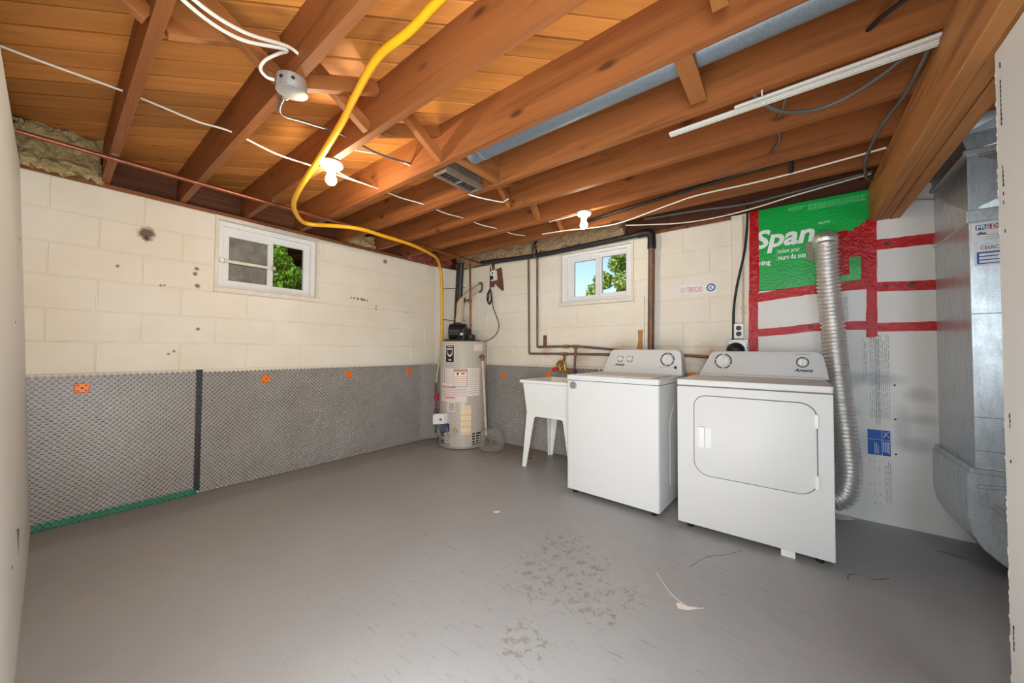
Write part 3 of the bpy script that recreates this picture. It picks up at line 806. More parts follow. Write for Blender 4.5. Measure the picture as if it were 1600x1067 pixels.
orange_plug(d2, (0.877, -0.019, 0.80), 'y'); orange_plug(d2, (1.497, -0.019, 0.83), 'y')
d3 = thing('dimple_sheet', 'grey dimpled waterproofing sheet glimpsed between washer and dryer', 'membrane', (2.9, -0.015, 0.0))
obj('sheet', dimple_sheet([(2.075, -0.019), (3.18, -0.019)], 0.0, 0.928), M['membrane'], d3, flip=False)
orange_plug(d3, (2.90, -0.019, 0.885), 'y')
bs = MB().box(0.003, 0.010, -2.636, -2.596, 0.02, 0.93)
st = tag(obj('joint_strip', bs, M['abs'], bevel=0.002), 'black vertical strip between the two grey dimpled sheets', 'strip')
for k in range(9): obj('nail_head', MB().cyl((0.009, -2.614, 0.08+k*0.1), (0.0125, -2.614, 0.08+k*0.1), 0.006, 0.005, 8), M['grey_cable'], st)

# ------------------------------------------------------------------ water heater
TC = Vector((0.515, -0.335, 0)); TR = 0.268
A0 = math.radians(-44.4)
wh = thing('water_heater', 'beige cylindrical gas water heater standing in the back corner', 'water heater', tuple(TC))
obj('tank', MB().lathe([(TR-0.004, 0.06), (TR, 0.065), (TR, 1.168), (TR-0.008, 1.186), (TR-0.03, 1.192), (0.02, 1.196)], TC, n=56), M['tank'], wh, smooth=35)
obj('base_ring', MB().lathe([(TR-0.004, 0.005), (TR+0.006, 0.008), (TR+0.006, 0.035), (TR-0.002, 0.062)], TC, n=56), M['tank_dark'], wh, smooth=35)
def patch(a0, a1, z0, z1, off, n=None):
    n = n or max(3, int(abs(a1-a0)/0.08))
    mb = MB(); vs = []
    for d in (0.0, off):
        for z in (z0, z1):
            for i in range(n+1):
                a = A0 + a0 + (a1-a0)*i/n; rr = TR + 0.0005 + d
                vs.append((TC.x+rr*math.cos(a), TC.y+rr*math.sin(a), z))
    m = n+1; fs = []
    for i in range(n):
        fs.append((2*m+i, 2*m+i+1, 3*m+i+1, 3*m+i))
        fs.append((m+i, m+i+1, 3*m+i+1, 3*m+i)); fs.append((i, i+1, 2*m+i+1, 2*m+i))
    fs += [(0, m, 3*m, 2*m), (n, m+n, 3*m+n, 2*m+n)]
    return mb.add(vs, fs)
def pa(px): return math.asin(max(-0.99, min(0.99, (px-723.3)/36.5)))
def pz(py): return 1.093 + (547.5-py)*3.98/560
def label_patch(x0, x1, y0, y1, mat, off=0.0012, par=None, name='label'):
    return obj(name, patch(pa(x0), pa(x1), pz(y1), pz(y0), off), mat, par or wh)
lg = label_patch(696.5, 710, 539.5, 568, M['paper'])
lb = label_patch(697.3, 709.2, 540.5, 567, M['blackpaper'], 0.002, lg, 'black_panel')
label_patch(698.3, 708.2, 545.5, 547.5, M['paper'], 0.003, lg, 'lettering'); label_patch(699, 707.6, 542, 543.2, M['paper'], 0.003, lg, 'lettering')
sh = MB()
def cylpt(px, py, off=0.0035):
    a = A0 + pa(px); rr = TR+off
    return (TC.x+rr*math.cos(a), TC.y+rr*math.sin(a), pz(py))
sh.add([cylpt(*q) for q in ((698.6, 549), (708, 549), (708, 552), (706, 556.5), (703.3, 559), (700.5, 556.5), (698.6, 552))], [(0, 1, 2, 3, 4, 5, 6)])
obj('shield', sh, M['paper'], lg)
obj('shield_bar', MB().add([cylpt(*q, 0.0045) for q in ((699.5, 551), (707.2, 551), (707, 553.3), (699.6, 553.3))], [(0, 1, 2, 3)]), M['greydial'], lg)
label_patch(701.5, 705.5, 562.5, 564.5, M['paper'], 0.003, lg, 'lettering')
label_patch(739, 752.5, 538.5, 549, M['pinkpaper'])
wl1 = label_patch(690.5, 709, 577, 604, M['paper'])
label_patch(692, 695.5, 578.5, 599, M['print'], 0.002, wl1, 'border'); label_patch(692.6, 694.8, 579.5, 598, M['paper'], 0.0026, wl1, 'border')
for k in range(7): label_patch(697, 707.5, 580+k*3.1, 581+k*3.1, M['paleprint'], 0.002, wl1, 'print')
wl2 = label_patch(708.4, 729.5, 578.5, 604.5, M['print'])
label_patch(709.2, 728.7, 579.3, 603.7, M['paper'], 0.0018, wl2, 'sheet'); label_patch(709.2, 728.7, 579.3, 582.2, M['warn'], 0.0024, wl2, 'warning_band')
label_patch(714, 716.5, 583, 586.5, M['dark'], 0.0026, wl2, 'symbol'); label_patch(720.5, 725.5, 583, 585.5, M['redprint'], 0.0026, wl2, 'symbol')
for k in range(5): label_patch(710.5, 727.5, 588.5+k*2.9, 589.5+k*2.9, M['warn'] if k % 2 else M['paleprint'], 0.0024, wl2, 'print')
wl3 = label_patch(729.5, 748, 576, 619, M['paper'])
for k in range(12): label_patch(731, 746.5, 578+k*3.3, 579+k*3.3, M['paleprint'], 0.002, wl3, 'print')
wl4 = label_patch(690.5, 729, 604.5, 628.5, M['pinkpaper'])
label_patch(691, 712, 605, 606.3, M['redprint'], 0.002, wl4, 'print'); label_patch(697, 711.5, 621.3, 622.6, M['redprint'], 0.002, wl4, 'print')
for k in range(5): label_patch(692, 727.5, 608+k*2.6, 608.9+k*2.6, M['paleprint'], 0.002, wl4, 'print')
wl5 = label_patch(700.5, 712, 629, 643, M['paper'])
for k in range(4): label_patch(702, 710.5, 631+k*2.9, 632.3+k*2.9, M['print'], 0.002, wl5, 'print')
wl6 = label_patch(720.5, 735.5, 634, 678, M['yellowpaper'])
for k in range(4): label_patch(721, 735, 648+k*9, 648.9+k*9, M['warn'], 0.002, wl6, 'print')
# access door panel, vents
label_patch(705, 737, 681, 697, M['tank'], 0.006, wh, 'access_panel')
for sx in ((690, 695.5), (737.5, 741.5), (743.5, 752)):
    for k in range(5):
        label_patch(sx[0], sx[1], 677+k*4, 679.2+k*4, M['dark'], 0.0015, wh, 'vent_slot')
def rad(px, z, r):
    a = A0 + pa(px); return Vector((TC.x+r*math.cos(a), TC.y+r*math.sin(a), z))
# gas control
gv = obj('gas_control', MB().obox(rad(696, 0.33, TR+0.045), (rad(696, 0.33, 1)-rad(696, 0.33, 0))*0.045, Vector((0.75, 0.66, 0))*0.062, (0, 0, 0.058)), M['white_enamel'], wh, bevel=0.012, seg=2, label='white gas control box')
obj('dial', MB().cyl(rad(699, 0.335, TR+0.088), rad(699, 0.335, TR+0.10), 0.013, 0.011, 14), M['redprint'], gv)
obj('control_base', MB().obox(rad(700, 0.235, TR+0.03), (rad(700, 0, 1)-rad(700, 0, 0))*0.03, Vector((0.75, 0.66, 0))*0.04, (0, 0, 0.045)), M['navy'], gv, bevel=0.008)
tb = MB()
tb.tube([rad(693, 0.22, TR+0.06), rad(694, 0.16, TR+0.05), rad(699, 0.11, TR+0.03), rad(702, 0.09, TR+0.01)], 0.006, 8, 5)
tb.tube([rad(704, 0.25, TR+0.05), rad(704, 0.18, TR+0.045), rad(705, 0.12, TR+0.02)], 0.005, 8, 5)
obj('pilot_tube', tb, M['box_steel'], gv, smooth=40)
dv = MB().cyl(rad(711.5, 0.205, TR-0.01), rad(711.5, 0.205, TR+0.03), 0.03, 0.028, 16).cyl(rad(711.5, 0.205, TR+0.03), rad(711.5, 0.205, TR+0.06), 0.014, 0.014, 12)
obj('drain_valve', dv, M['tan'], wh, smooth=40)
# relief valve and discharge pipe
rv = MB().cyl(rad(749, 1.015, TR-0.01), rad(749, 1.015, TR+0.055), 0.016, 0.016, 12).cyl(rad(749, 0.97, TR+0.035), rad(749, 1.045, TR+0.035), 0.02, 0.018, 12)
rvo = obj('relief_valve', rv, M['old_copper'], wh, smooth=40)
obj('discharge_pipe', MB().tube([rad(749, 0.985, TR+0.035), rad(751, 0.6, TR+0.045), rad(752.5, 0.13, TR+0.06)], 0.015, 12, 4), M['painted_pipe'], wh, smooth=40, label='cream discharge pipe')
# blower on top
bl = MB()
bl.box(0.36, 0.66, -0.50, -0.28, 1.19, 1.215)
blower = obj('blower', bl, M['dark'], wh, bevel=0.006)
b2 = MB().cyl((0.37, -0.42, 1.30), (0.53, -0.30, 1.30), 0.10, 0.10, 20).box(0.46, 0.60, -0.42, -0.28, 1.21, 1.34)
obj('fan_housing', b2, M['black'], blower, bevel=0.01)
b3 = MB().cyl((0.60, -0.30, 1.215), (0.60, -0.30, 1.27), 0.055, 0.05, 16).box(0.54, 0.585, -0.45, -0.40, 1.245, 1.30)
obj('fan_motor', b3, M['dark'], blower, bevel=0.006)
obj('switch', MB().box(0.575, 0.60, -0.45, -0.43, 1.26, 1.285), M['white_plastic'], blower)
obj('outlet_collar', MB().lathe([(0.05, 0), (0.05, 0.02), (0.046, 0.05)], (0.37, -0.30, 1.37), n=20), M['black'], blower, smooth=40)
# white vent pipe into the wall
vp = thing('vent_pipe', 'cream elbowed exhaust pipe from water heater top to back wall', 'pipe', (0.37, -0.30, 1.42))
obj('pipe', MB().tube([(0.365, -0.27, 1.40), (0.36, -0.25, 1.55), (0.36, -0.235, 1.66), (0.385, -0.18, 1.735), (0.43, -0.09, 1.825), (0.462, -0.03, 1.872), (0.475, 0.0, 1.885)], 0.044, 18, 5), M['painted_pipe'], vp, smooth=40)
obj('flange', MB().cyl((0.462, -0.012, 1.88), (0.466, 0.0, 1.88), 0.066, 0.07, 20), M['grey_cable'], vp)
obj('coupling', MB().cyl((0.362, -0.26, 1.45), (0.361, -0.255, 1.47), 0.049, 0.049, 18).cyl((0.36, -0.238, 1.64), (0.362, -0.228, 1.668), 0.050, 0.050, 18), M['painted_pipe'], vp, smooth=40)
# copper riser out of the tank top
rs = thing('riser_pipe', 'thin copper riser between water heater top and ceiling with a side valve', 'pipe', (0.49, -0.2, 1.2))
obj('pipe', MB().tube([(0.497, -0.2, 1.19), (0.493, -0.2, 1.5), (0.477, -0.2, 2.14)], 0.011, 10, 3), M['copper'], rs, smooth=40)
obj('fitting', MB().cyl((0.497, -0.2, 1.2), (0.4965, -0.2, 1.26), 0.018, 0.016, 10).cyl((0.495, -0.2, 1.37), (0.494, -0.2, 1.40), 0.017, 0.017, 10).cyl((0.485, -0.2, 1.66), (0.4845, -0.2, 1.71), 0.019, 0.019, 10), M['old_copper'], rs, smooth=40)
vh = obj('valve', MB().cyl((0.484, -0.2, 1.69), (0.43, -0.23, 1.695), 0.011, 0.011, 10), M['brass'], rs)
obj('handwheel', MB().cyl((0.43, -0.23, 1.695), (0.422, -0.235, 1.695), 0.034, 0.03, 14), M['dark'], vh)
# black drain stack beside the heater
bp = thing('drain_stack', 'black upright plastic pipe left of the water heater top', 'pipe', (0.29, -0.25, 1.2))
obj('pipe', MB().cyl((0.305, -0.23, 1.22), (0.36, -0.23, 2.16), 0.032, 0.032, 18), M['abs'], bp, smooth=40)
obj('pipe', MB().cyl((0.262, -0.25, 1.25), (0.315, -0.25, 2.16), 0.012, 0.012, 10), M['black'], bp, smooth=40)
obj('coupling', MB().cyl((0.308, -0.23, 1.25), (0.311, -0.23, 1.31), 0.038, 0.038, 18), M['abs'], bp, smooth=40)
obj('strap', MB().tube([(0.10, -0.30, 1.86), (0.25, -0.26, 1.855), (0.40, -0.2, 1.86)], 0.004, 6, 3).tube([(0.12, -0.30, 1.47), (0.25, -0.27, 1.455), (0.40, -0.2, 1.45)], 0.004, 6, 3), M['black'], bp)
# clear plastic bag on the floor
bagv = MB().lathe([(0.005, 0.004), (0.10, 0.004), (0.135, 0.02), (0.15, 0.08), (0.142, 0.15), (0.11, 0.205), (0.06, 0.225), (0.004, 0.228)], (0.955, -0.335, 0), n=26)
bagv.v = [tuple(Vector(p) + noise.noise_vector(Vector(p)*12)*0.012*(1 if p[2] > 0.01 else 0)) for p in bagv.v]
tag(obj('clear_container', bagv, M['clear'], smooth=60), 'clear plastic container on the floor right of the water heater', 'container')

# ------------------------------------------------------------------ yellow gas line and its drop
gh = thing('gas_hose', 'yellow flexible gas tube looping below the joists to the heater corner', 'hose', (0.16, -0.36, 1.1))
obj('hose', MB().tube([(2.80, -2.50, 2.33), (2.613, -2.512, 2.31), (2.439, -2.516, 2.285), (2.248, -2.53, 2.27), (1.992, -2.485, 2.25), (1.81, -2.451, 2.22), (1.479, -2.41, 2.165), (1.081, -2.351, 2.135), (0.80, -2.285, 2.118), (0.60, -2.19, 2.115), (0.45, -2.08, 2.118), (0.455, -1.99, 2.12), (0.56, -1.88, 2.12), (0.655, -1.72, 2.12), (0.645, -1.5, 2.122), (0.61, -1.15, 2.125), (0.47, -0.78, 2.13), (0.30, -0.56, 2.15), (0.20, -0.44, 2.115), (0.165, -0.385, 2.03), (0.16, -0.365, 1.85), (0.16, -0.358, 1.5), (0.16, -0.357, 1.10)], 0.0165, 12, 8), M['yellow'], gh, smooth=50)
obj('end_fitting', MB().cyl((0.16, -0.357, 1.12), (0.158, -0.362, 1.04), 0.021, 0.019, 12), M['yellow'], gh, smooth=40)
obj('drop_pipe', MB().tube([(0.158, -0.36, 1.05), (0.14, -0.39, 0.88), (0.125, -0.41, 0.68)], 0.012, 10, 3), M['tan'], gh, smooth=40, label='tan steel drop pipe')
gf = MB()
for z0, z1, r in ((0.60, 0.69, 0.016), (0.55, 0.60, 0.012), (0.36, 0.56, 0.009), (0.30, 0.37, 0.014), (0.10, 0.31, 0.009), (0.085, 0.11, 0.014)): gf.cyl((0.125, -0.412, z0), (0.125, -0.412, z1), r, r, 10)
obj('lower_pipe', gf, M['old_copper'], gh, smooth=40)
obj('shutoff_valve', MB().cyl((0.135, -0.44, 0.52), (0.135, -0.39, 0.52), 0.022, 0.022, 12).box(0.13, 0.16, -0.425, -0.395, 0.475, 0.555), M['red'], gh, bevel=0.004)
obj('cap', MB().cyl((0.128, -0.412, 0.46), (0.128, -0.412, 0.475), 0.016, 0.014, 10).cyl((0.128, -0.412, 0.41), (0.128, -0.412, 0.425), 0.016, 0.014, 10).cyl((0.16, -0.43, 0.30), (0.16, -0.43, 0.36), 0.015, 0.015, 10), M['redprint'], gh)

# long copper pipe below the joists
cp = thing('copper_pipe', 'long copper pipe running under the joists parallel to the left wall', 'pipe', (0.565, -1.9, 2.155))
obj('pipe', MB().tube([(0.56, -3.44, 2.155), (0.56, -2.6, 2.153), (0.565, -1.5, 2.156), (0.568, -0.25, 2.155), (0.55, -0.12, 2.15)], 0.0125, 10, 5), M['copper'], cp, smooth=40)
ch = MB()
for y in (-3.117, -2.338, -1.146): ch.box(0.545, 0.59, y-0.014, y+0.014, 2.163, 2.176)
obj('pipe_strap', ch, M['old_copper'], cp)

# ------------------------------------------------------------------ pipes on the back wall
dp = thing('drain_pipe', 'black drain pipe above the back window that turns down into a copper pipe', 'pipe', (2.58, -0.06, 1.1))
obj('pipe', MB().tube([(0.55, -0.07, 2.165), (1.33, -0.065, 2.131), (1.95, -0.06, 2.137), (2.52, -0.06, 2.150)], 0.026, 14, 3), M['abs'], dp, smooth=40)
obj('elbow', MB().tube([(2.47, -0.06, 2.149), (2.545, -0.06, 2.150), (2.583, -0.06, 2.125), (2.588, -0.06, 2.06), (2.588, -0.06, 2.03)], 0.035, 14, 4), M['black'], dp, smooth=40)
obj('hub', MB().cyl((2.588, -0.06, 2.0), (2.588, -0.06, 2.045), 0.036, 0.036, 16), M['black'], dp, smooth=40)
obj('copper_riser', MB().cyl((2.587, -0.06, 2.02), (2.565, -0.06, 0.0), 0.0275, 0.0275, 16), M['old_copper'], dp, smooth=40, label='brown copper riser')
obj('hanger', MB().tube([(1.30, -0.02, 2.30), (1.32, -0.08, 2.2), (1.36, -0.10, 2.11), (1.40, -0.08, 2.085)], 0.010, 6, 4).tube([(2.51, -0.06, 2.18), (2.50, -0.065, 2.24)], 0.004, 6, 1), M['grey_cable'], dp, smooth=40)
wp = thing('water_pipes', 'pair of tarnished water pipes beside the back window feeding the tub faucet', 'pipe', (1.3, -0.03, 1.05))
obj('hot_pipe', MB().tube([(1.229, -0.03, 2.15), (1.240, -0.03, 1.4), (1.245, -0.03, 1.06)], 0.0115, 10, 2).cyl((1.245, -0.03, 1.055), (2.4, -0.03, 1.055), 0.0115, 0.0115, 10), M['old_copper'], wp, smooth=40)
obj('cold_pipe', MB().tube([(1.351, -0.035, 2.15), (1.355, -0.035, 1.6), (1.357, -0.035, 1.13)], 0.0115, 10, 2).tube([(1.357, -0.035, 1.128), (1.80, -0.035, 1.135), (1.87, -0.035, 1.133), (2.45, -0.035, 1.085)], 0.0115, 10, 2), M['old_copper'], wp, smooth=40)
obj('joint', MB().cyl((1.66, -0.03, 1.055), (1.73, -0.03, 1.055), 0.017, 0.017, 10).cyl((1.68, -0.035, 1.133), (1.75, -0.035, 1.134), 0.017, 0.017, 10).cyl((1.79, -0.035, 1.134), (1.86, -0.035, 1.133), 0.017, 0.017, 10), M['brass'], wp, smooth=40)
obj('faucet_drop', MB().cyl((1.695, -0.03, 1.055), (1.695, -0.05, 0.93), 0.012, 0.012, 10).cyl((1.825, -0.035, 1.134), (1.82, -0.05, 0.90), 0.012, 0.012, 10), M['old_copper'], wp, smooth=40)
fc = obj('faucet', MB().tube([(1.64, -0.10, 0.885), (1.65, -0.10, 0.95), (1.69, -0.11, 0.98), (1.74, -0.12, 0.97), (1.755, -0.12, 0.89)], 0.014, 10, 5).tube([(1.68, -0.10, 0.885), (1.69, -0.10, 0.94), (1.72, -0.11, 0.955), (1.745, -0.12, 0.89)], 0.012, 10, 5).cyl((1.63, -0.08, 0.885), (1.84, -0.08, 0.885), 0.017, 0.017, 10), M['brass'], wp, smooth=40)
obj('handle', MB().cyl((1.60, -0.11, 0.895), (1.66, -0.11, 0.905), 0.02, 0.018, 10), M['red'], fc, label='red tap handle')
obj('handle', MB().cyl((1.84, -0.10, 0.885), (1.87, -0.10, 0.89), 0.018, 0.016, 10), M['blue'], fc, label='blue tap handle')

# outlet on a brown board with plugged cord
ob = thing('outlet_board', 'brown wooden board with white outlet box near the corner', 'outlet', (0.72, -0.01, 1.9))
obj('board', MB().prism([(0.70, 1.92), (0.845, 1.80), (0.855, 1.82), (0.82, 2.08), (0.715, 2.05)], 'y', -0.035, -0.004).box(0.64, 0.705, -0.02, -0.002, 1.86, 2.16), M['brownboard'], ob, bevel=0.002)
bx = obj('outlet_box', MB().obox((0.742, -0.06, 1.985), (0.036, 0, 0.006), (0, 0.026, 0), (-0.006, 0, 0.058)), M['white_plastic'], ob, bevel=0.005)
obj('socket', MB().cyl((0.742, -0.084, 2.012), (0.742, -0.088, 2.012), 0.013, 0.013, 12), M['grey_cable'], bx)
obj('feed_cable', MB().tube([(0.70, -0.05, 2.17), (0.70, -0.07, 2.12), (0.725, -0.065, 2.04)], 0.006, 8, 5), M['cable'], ob, smooth=40)
cd = thing('power_cord', 'coiled black power cord hanging from the outlet board to the heater blower', 'cord', (0.70, -0.07, 1.8))
obj('plug', MB().obox((0.742, -0.10, 1.955), (0.016, 0, 0), (0, 0.016, 0), (0, 0, 0.02)), M['black'], cd, bevel=0.005)
lp = [(0.742, -0.11, 1.95), (0.72, -0.10, 1.90), (0.70, -0.08, 1.84)]
for k in range(3):
    dx = 0.008*k
    lp += [(0.665-dx, -0.06-dx, 1.76), (0.655-dx, -0.06, 1.67+dx), (0.685, -0.065-dx, 1.645+dx), (0.715-dx, -0.06, 1.70), (0.71, -0.07-dx, 1.79+dx), (0.69, -0.07, 1.83)]
lp += [(0.715, -0.06, 1.70), (0.735, -0.06, 1.60), (0.80, -0.07, 1.48), (0.845, -0.08, 1.37), (0.80, -0.10, 1.26), (0.70, -0.16, 1.195), (0.63, -0.24, 1.205)]
obj('cord', MB().tube(lp, 0.0048, 7, 5), M['black'], cd, smooth=50)

# sticker on the wall
sg = thing('wall_sticker', 'small white bumper sticker reading TERRIFIC KID on the block wall', 'sticker', (2.94, -0.001, 1.61))
def tilt_box(cx, cz, w, h, y0, y1, a):
    ca, sa = math.cos(a), math.sin(a)
    return MB().obox((cx, (y0+y1)/2, cz), (w/2*ca, 0, w/2*sa), (0, (y1-y0)/2, 0), (-h/2*sa, 0, h/2*ca))
obj('sheet', tilt_box(2.938, 1.612, 0.292, 0.078, -0.0032, -0.0018, -0.015), M['sticker'], sg)
text('TERRIFIC KID', 0.062, (2.860, -0.0036, 1.590), M['redprint'], sg, sx=0.325, offset=0.0, ext=0.0003, tilt=-0.015)
em = obj('emblem', MB().cyl((3.042, -0.0032, 1.615), (3.042, -0.0042, 1.615), 0.033, 0.033, 24), M['kiwanis'], sg)
obj('emblem_ring', MB().cyl((3.042, -0.0041, 1.615), (3.042, -0.0046, 1.615), 0.022, 0.022, 20), M['sticker'], em)
text('K', 0.036, (3.042, -0.0050, 1.602), M['kiwanis'], em, align='CENTER', ext=0.0003, offset=0.001)
obj('pale_seal', MB().cyl((2.826, -0.0032, 1.611), (2.826, -0.0040, 1.611), 0.027, 0.027, 20), M['pinkpaper'], sg)

# duplex outlet, range receptacle, plug, conduit
do = thing('duplex_outlet', 'white two-socket outlet with thin conduit above the dryer', 'outlet', (3.237, -0.03, 1.25))
obj('box', MB().box(3.205, 3.270, -0.055, -0.016, 1.192, 1.308), M['white_plastic'], do, bevel=0.004)
for z in (1.273, 1.228):
    sk = obj('socket', MB().cyl((3.237, -0.0555, z), (3.237, -0.058, z), 0.019, 0.018, 14), M['dark'], do)
obj('conduit', MB().cyl((3.262, -0.024, 1.308), (3.27, -0.024, 2.15), 0.007, 0.007, 8), M['painted_pipe'], do, smooth=40)
obj('conduit_strap', MB().box(3.245, 3.28, -0.032, -0.015, 1.425, 1.435).box(3.245, 3.28, -0.032, -0.015, 1.39, 1.396), M['painted_pipe'], do)
rr = thing('dryer_receptacle', 'square steel dryer receptacle plate with big black plug', 'outlet', (3.225, -0.03, 1.13))
pl = obj('plate', MB().box(3.155, 3.297, -0.04, -0.016, 1.06, 1.186), M['box_steel'], rr, bevel=0.004)
hs = MB()
for x, z in ((3.17, 1.17), (3.19, 1.175), (3.262, 1.175), (3.278, 1.168), (3.285, 1.15), (3.168, 1.15), (3.288, 1.12), (3.285, 1.135)): hs.cyl((x, -0.0395, z), (x, -0.0408, z), 0.004, 0.004, 8)
obj('screw_hole', hs, M['dark'], pl)
obj('plug', MB().lathe([(0.062, 0), (0.060, 0.03), (0.045, 0.055), (0.01, 0.062)], (3.215, -0.042, 1.10), axis=(0, -1, 0), n=20), M['black'], rr, smooth=50, label='big black round plug')
obj('cord', MB().tube([(3.19, -0.08, 1.09), (3.12, -0.09, 1.05), (3.06, -0.10, 0.98), (3.0, -0.12, 0.9)], 0.014, 10, 4), M['black'], rr, smooth=50)
tag(obj('wall_cable', MB().tube([(3.30, -0.10, 2.20), (3.30, -0.05, 2.15), (3.293, -0.03, 2.02), (3.275, -0.03, 1.85), (3.225, -0.03, 1.6), (3.203, -0.03, 1.42), (3.2, -0.03, 1.28), (3.198, -0.03, 1.18)], 0.0085, 8, 5), M['black'], smooth=50), 'black cable down the painted strip beside the red tape', 'cable')
tag(obj('waste_pipe', MB().tube([(2.80, -0.045, 1.06), (3.0, -0.05, 1.048), (3.3, -0.05, 1.03)], 0.012, 10, 2), M['old_copper'], smooth=50), 'short brown pipe on the wall between washer and dryer tops', 'pipe')

# ------------------------------------------------------------------ laundry tub
tu = thing('laundry_tub', 'white plastic laundry tub on four splayed legs left of the washer', 'sink', (1.80, -0.31, 0))
X0, X1, Y0, Y1 = 1.525, 2.10, -0.585, -0.035
rim = MB()
def rect_loop(x0, x1, y0, y1, z): return [(x0, y0, z), (x1, y0, z), (x1, y1, z), (x0, y1, z)]
loops = [rect_loop(X0+0.012, X1-0.012, Y0+0.012, Y1-0.012, 0.786), rect_loop(X0, X1, Y0, Y1, 0.79), rect_loop(X0, X1, Y0, Y1, 0.815), rect_loop(X0+0.035, X1-0.035, Y0+0.035, Y1-0.035, 0.815),
         rect_loop(X0+0.04, X1-0.04, Y0+0.04, Y1-0.04, 0.79), rect_loop(X0+0.075, X1-0.075, Y0+0.075, Y1-0.075, 0.50)]
vs = sum(loops, []); fs = []
for k in range(len(loops)-1): fs += [(k*4+i, k*4+(i+1) % 4, (k+1)*4+(i+1) % 4, (k+1)*4+i) for i in range(4)]
k = len(loops)-1; fs.append((k*4, k*4+1, k*4+2, k*4+3))
rim.add(vs, fs)
lo = [rect_loop(X0+0.022, X1-0.022, Y0+0.022, Y1-0.022, 0.79), rect_loop(X0+0.05, X1-0.05, Y0+0.05, Y1-0.05, 0.50), rect_loop(X0+0.06, X1-0.06, Y0+0.06, Y1-0.06, 0.485)]
vs = sum(lo, []); fs = [(k*4+i, k*4+(i+1) % 4, (k+1)*4+(i+1) % 4, (k+1)*4+i) for k in range(2) for i in range(4)]; fs.append((8, 9, 10, 11))
rim.add(vs, fs)
obj('basin', rim, M['white_plastic'], tu, bevel=0.004, seg=2)
def apron(p, q, n, z1=0.50, z0=0.435):   # arched skirt between two legs
    p, q, n = Vector(p), Vector(q), Vector(n); d = q - p; vs = []; m = 12
    for off in (0, -0.014):
        for i in range(m+1):
            t = i/m; e = min(t, 1-t)*2
            zz = z0 + (z1-0.022-z0)*min(1, (e/0.45))**0.8
            b = p + d*t + n*off
            vs += [(b.x, b.y, z1), (b.x, b.y, zz)]
    fs = []; s = (m+1)*2
    for i in range(m):
        a = 2*i
        fs += [(a, a+2, a+3, a+1), (s+a, s+a+1, s+a+3, s+a+2), (a, s+a, s+a+2, a+2), (a+1, a+3, s+a+3, s+a+1)]
    return MB().add(vs, fs)
cx = (X0+0.048, X1-0.048); cy = (Y0+0.048, Y1-0.048)
obj('apron', apron((cx[0], cy[0], 0), (cx[1], cy[0], 0), (0, -1, 0)), M['white_plastic'], tu)
obj('apron', apron((cx[0], cy[1], 0), (cx[1], cy[1], 0), (0, 1, 0)), M['white_plastic'], tu)
obj('apron', apron((cx[0], cy[0], 0), (cx[0], cy[1], 0), (-1, 0, 0)), M['white_plastic'], tu)
obj('apron', apron((cx[1], cy[0], 0), (cx[1], cy[1], 0), (1, 0, 0)), M['white_plastic'], tu)
for ix in (0, 1):
    for iy in (0, 1):
        sx = 1 if ix == 0 else -1; sy = 1 if iy == 0 else -1
        tx, ty = cx[ix], cy[iy]; bx_, by_ = tx - sx*0.035, ty - sy*0.02
        mb = MB()
        def L(x, y, w, z): return [(x, y, z), (x+sx*w, y, z), (x+sx*w, y+sy*0.014, z), (x+sx*0.014, y+sy*0.014, z), (x+sx*0.014, y+sy*w, z), (x, y+sy*w, z)]
        t_ = L(tx, ty, 0.095, 0.50); m_ = L(tx-sx*0.004, ty-sy*0.003, 0.082, 0.42); b_ = L(bx_, by_, 0.042, 0.0)
        vs = t_ + m_ + b_; n = 6
        fs = [(k*n+i, k*n+(i+1) % n, (k+1)*n+(i+1) % n, (k+1)*n+i) for k in range(2) for i in range(n)] + [tuple(range(n)), tuple(range(2*n, 3*n))[::-1]]
        mb.add(vs, fs)
        obj('leg', mb, M['white_plastic'], tu, bevel=0.0015)

# ------------------------------------------------------------------ washer and dryer
def ring_arcs(c, r0, r1, arcs, y, mat, parent, name='dial_ring'):
    mb = MB()
    for a0, a1 in arcs:
        n = max(3, int((a1-a0)/12)); vs = []
        for i in range(n+1):
            a = math.radians(a0 + (a1-a0)*i/n)
            for rr in (r0, r1):
                for yy in (y(c[1]+rr*math.sin(a)), y(c[1]+rr*math.sin(a))-0.0012): vs.append((c[0]+rr*math.cos(a), yy, c[1]+rr*math.sin(a)))
        fs = []
        for i in range(n):
            b = i*4; fs += [(b, b+2, b+6, b+4), (b+1, b+5, b+7, b+3), (b, b+4, b+5, b+1), (b+2, b+3, b+7, b+6)]
        fs += [(0, 1, 3, 2), (n*4, n*4+2, n*4+3, n*4+1)]
        mb.add(vs, fs)
    return obj(name, mb, mat, parent, local=True)
def console(xb0, xb1, xt0, xt1, zb, zt, yb, yt, yback, rad_):
    """control panel: front outline with round upper corners, front face leaning back"""
    pts = [(xb0, zb), (xb1, zb)]
    for k in range(9):
        a = math.radians(8 + 82*k/8); pts.append((xt1 - rad_ + rad_*math.cos(a)*1.0, zt - rad_ + rad_*math.sin(a)))
    for k in range(9):
        a = math.radians(90 + 82*k/8); pts.append((xt0 + rad_ + rad_*math.cos(a), zt - rad_ + rad_*math.sin(a)))
    fy = lambda z: yb + (yt-yb)*(z-zb)/(zt-zb)
    n = len(pts)
    vs = [(x, fy(z), z) for x, z in pts] + [(x, yback, z if z < zt-0.02 else z-0.004) for x, z in pts]
    fs = [tuple(range(n)), tuple(range(n, 2*n))[::-1]] + [(i, (i+1) % n, n+(i+1) % n, n+i) for i in range(n)]
    return MB().add(vs, fs), fy

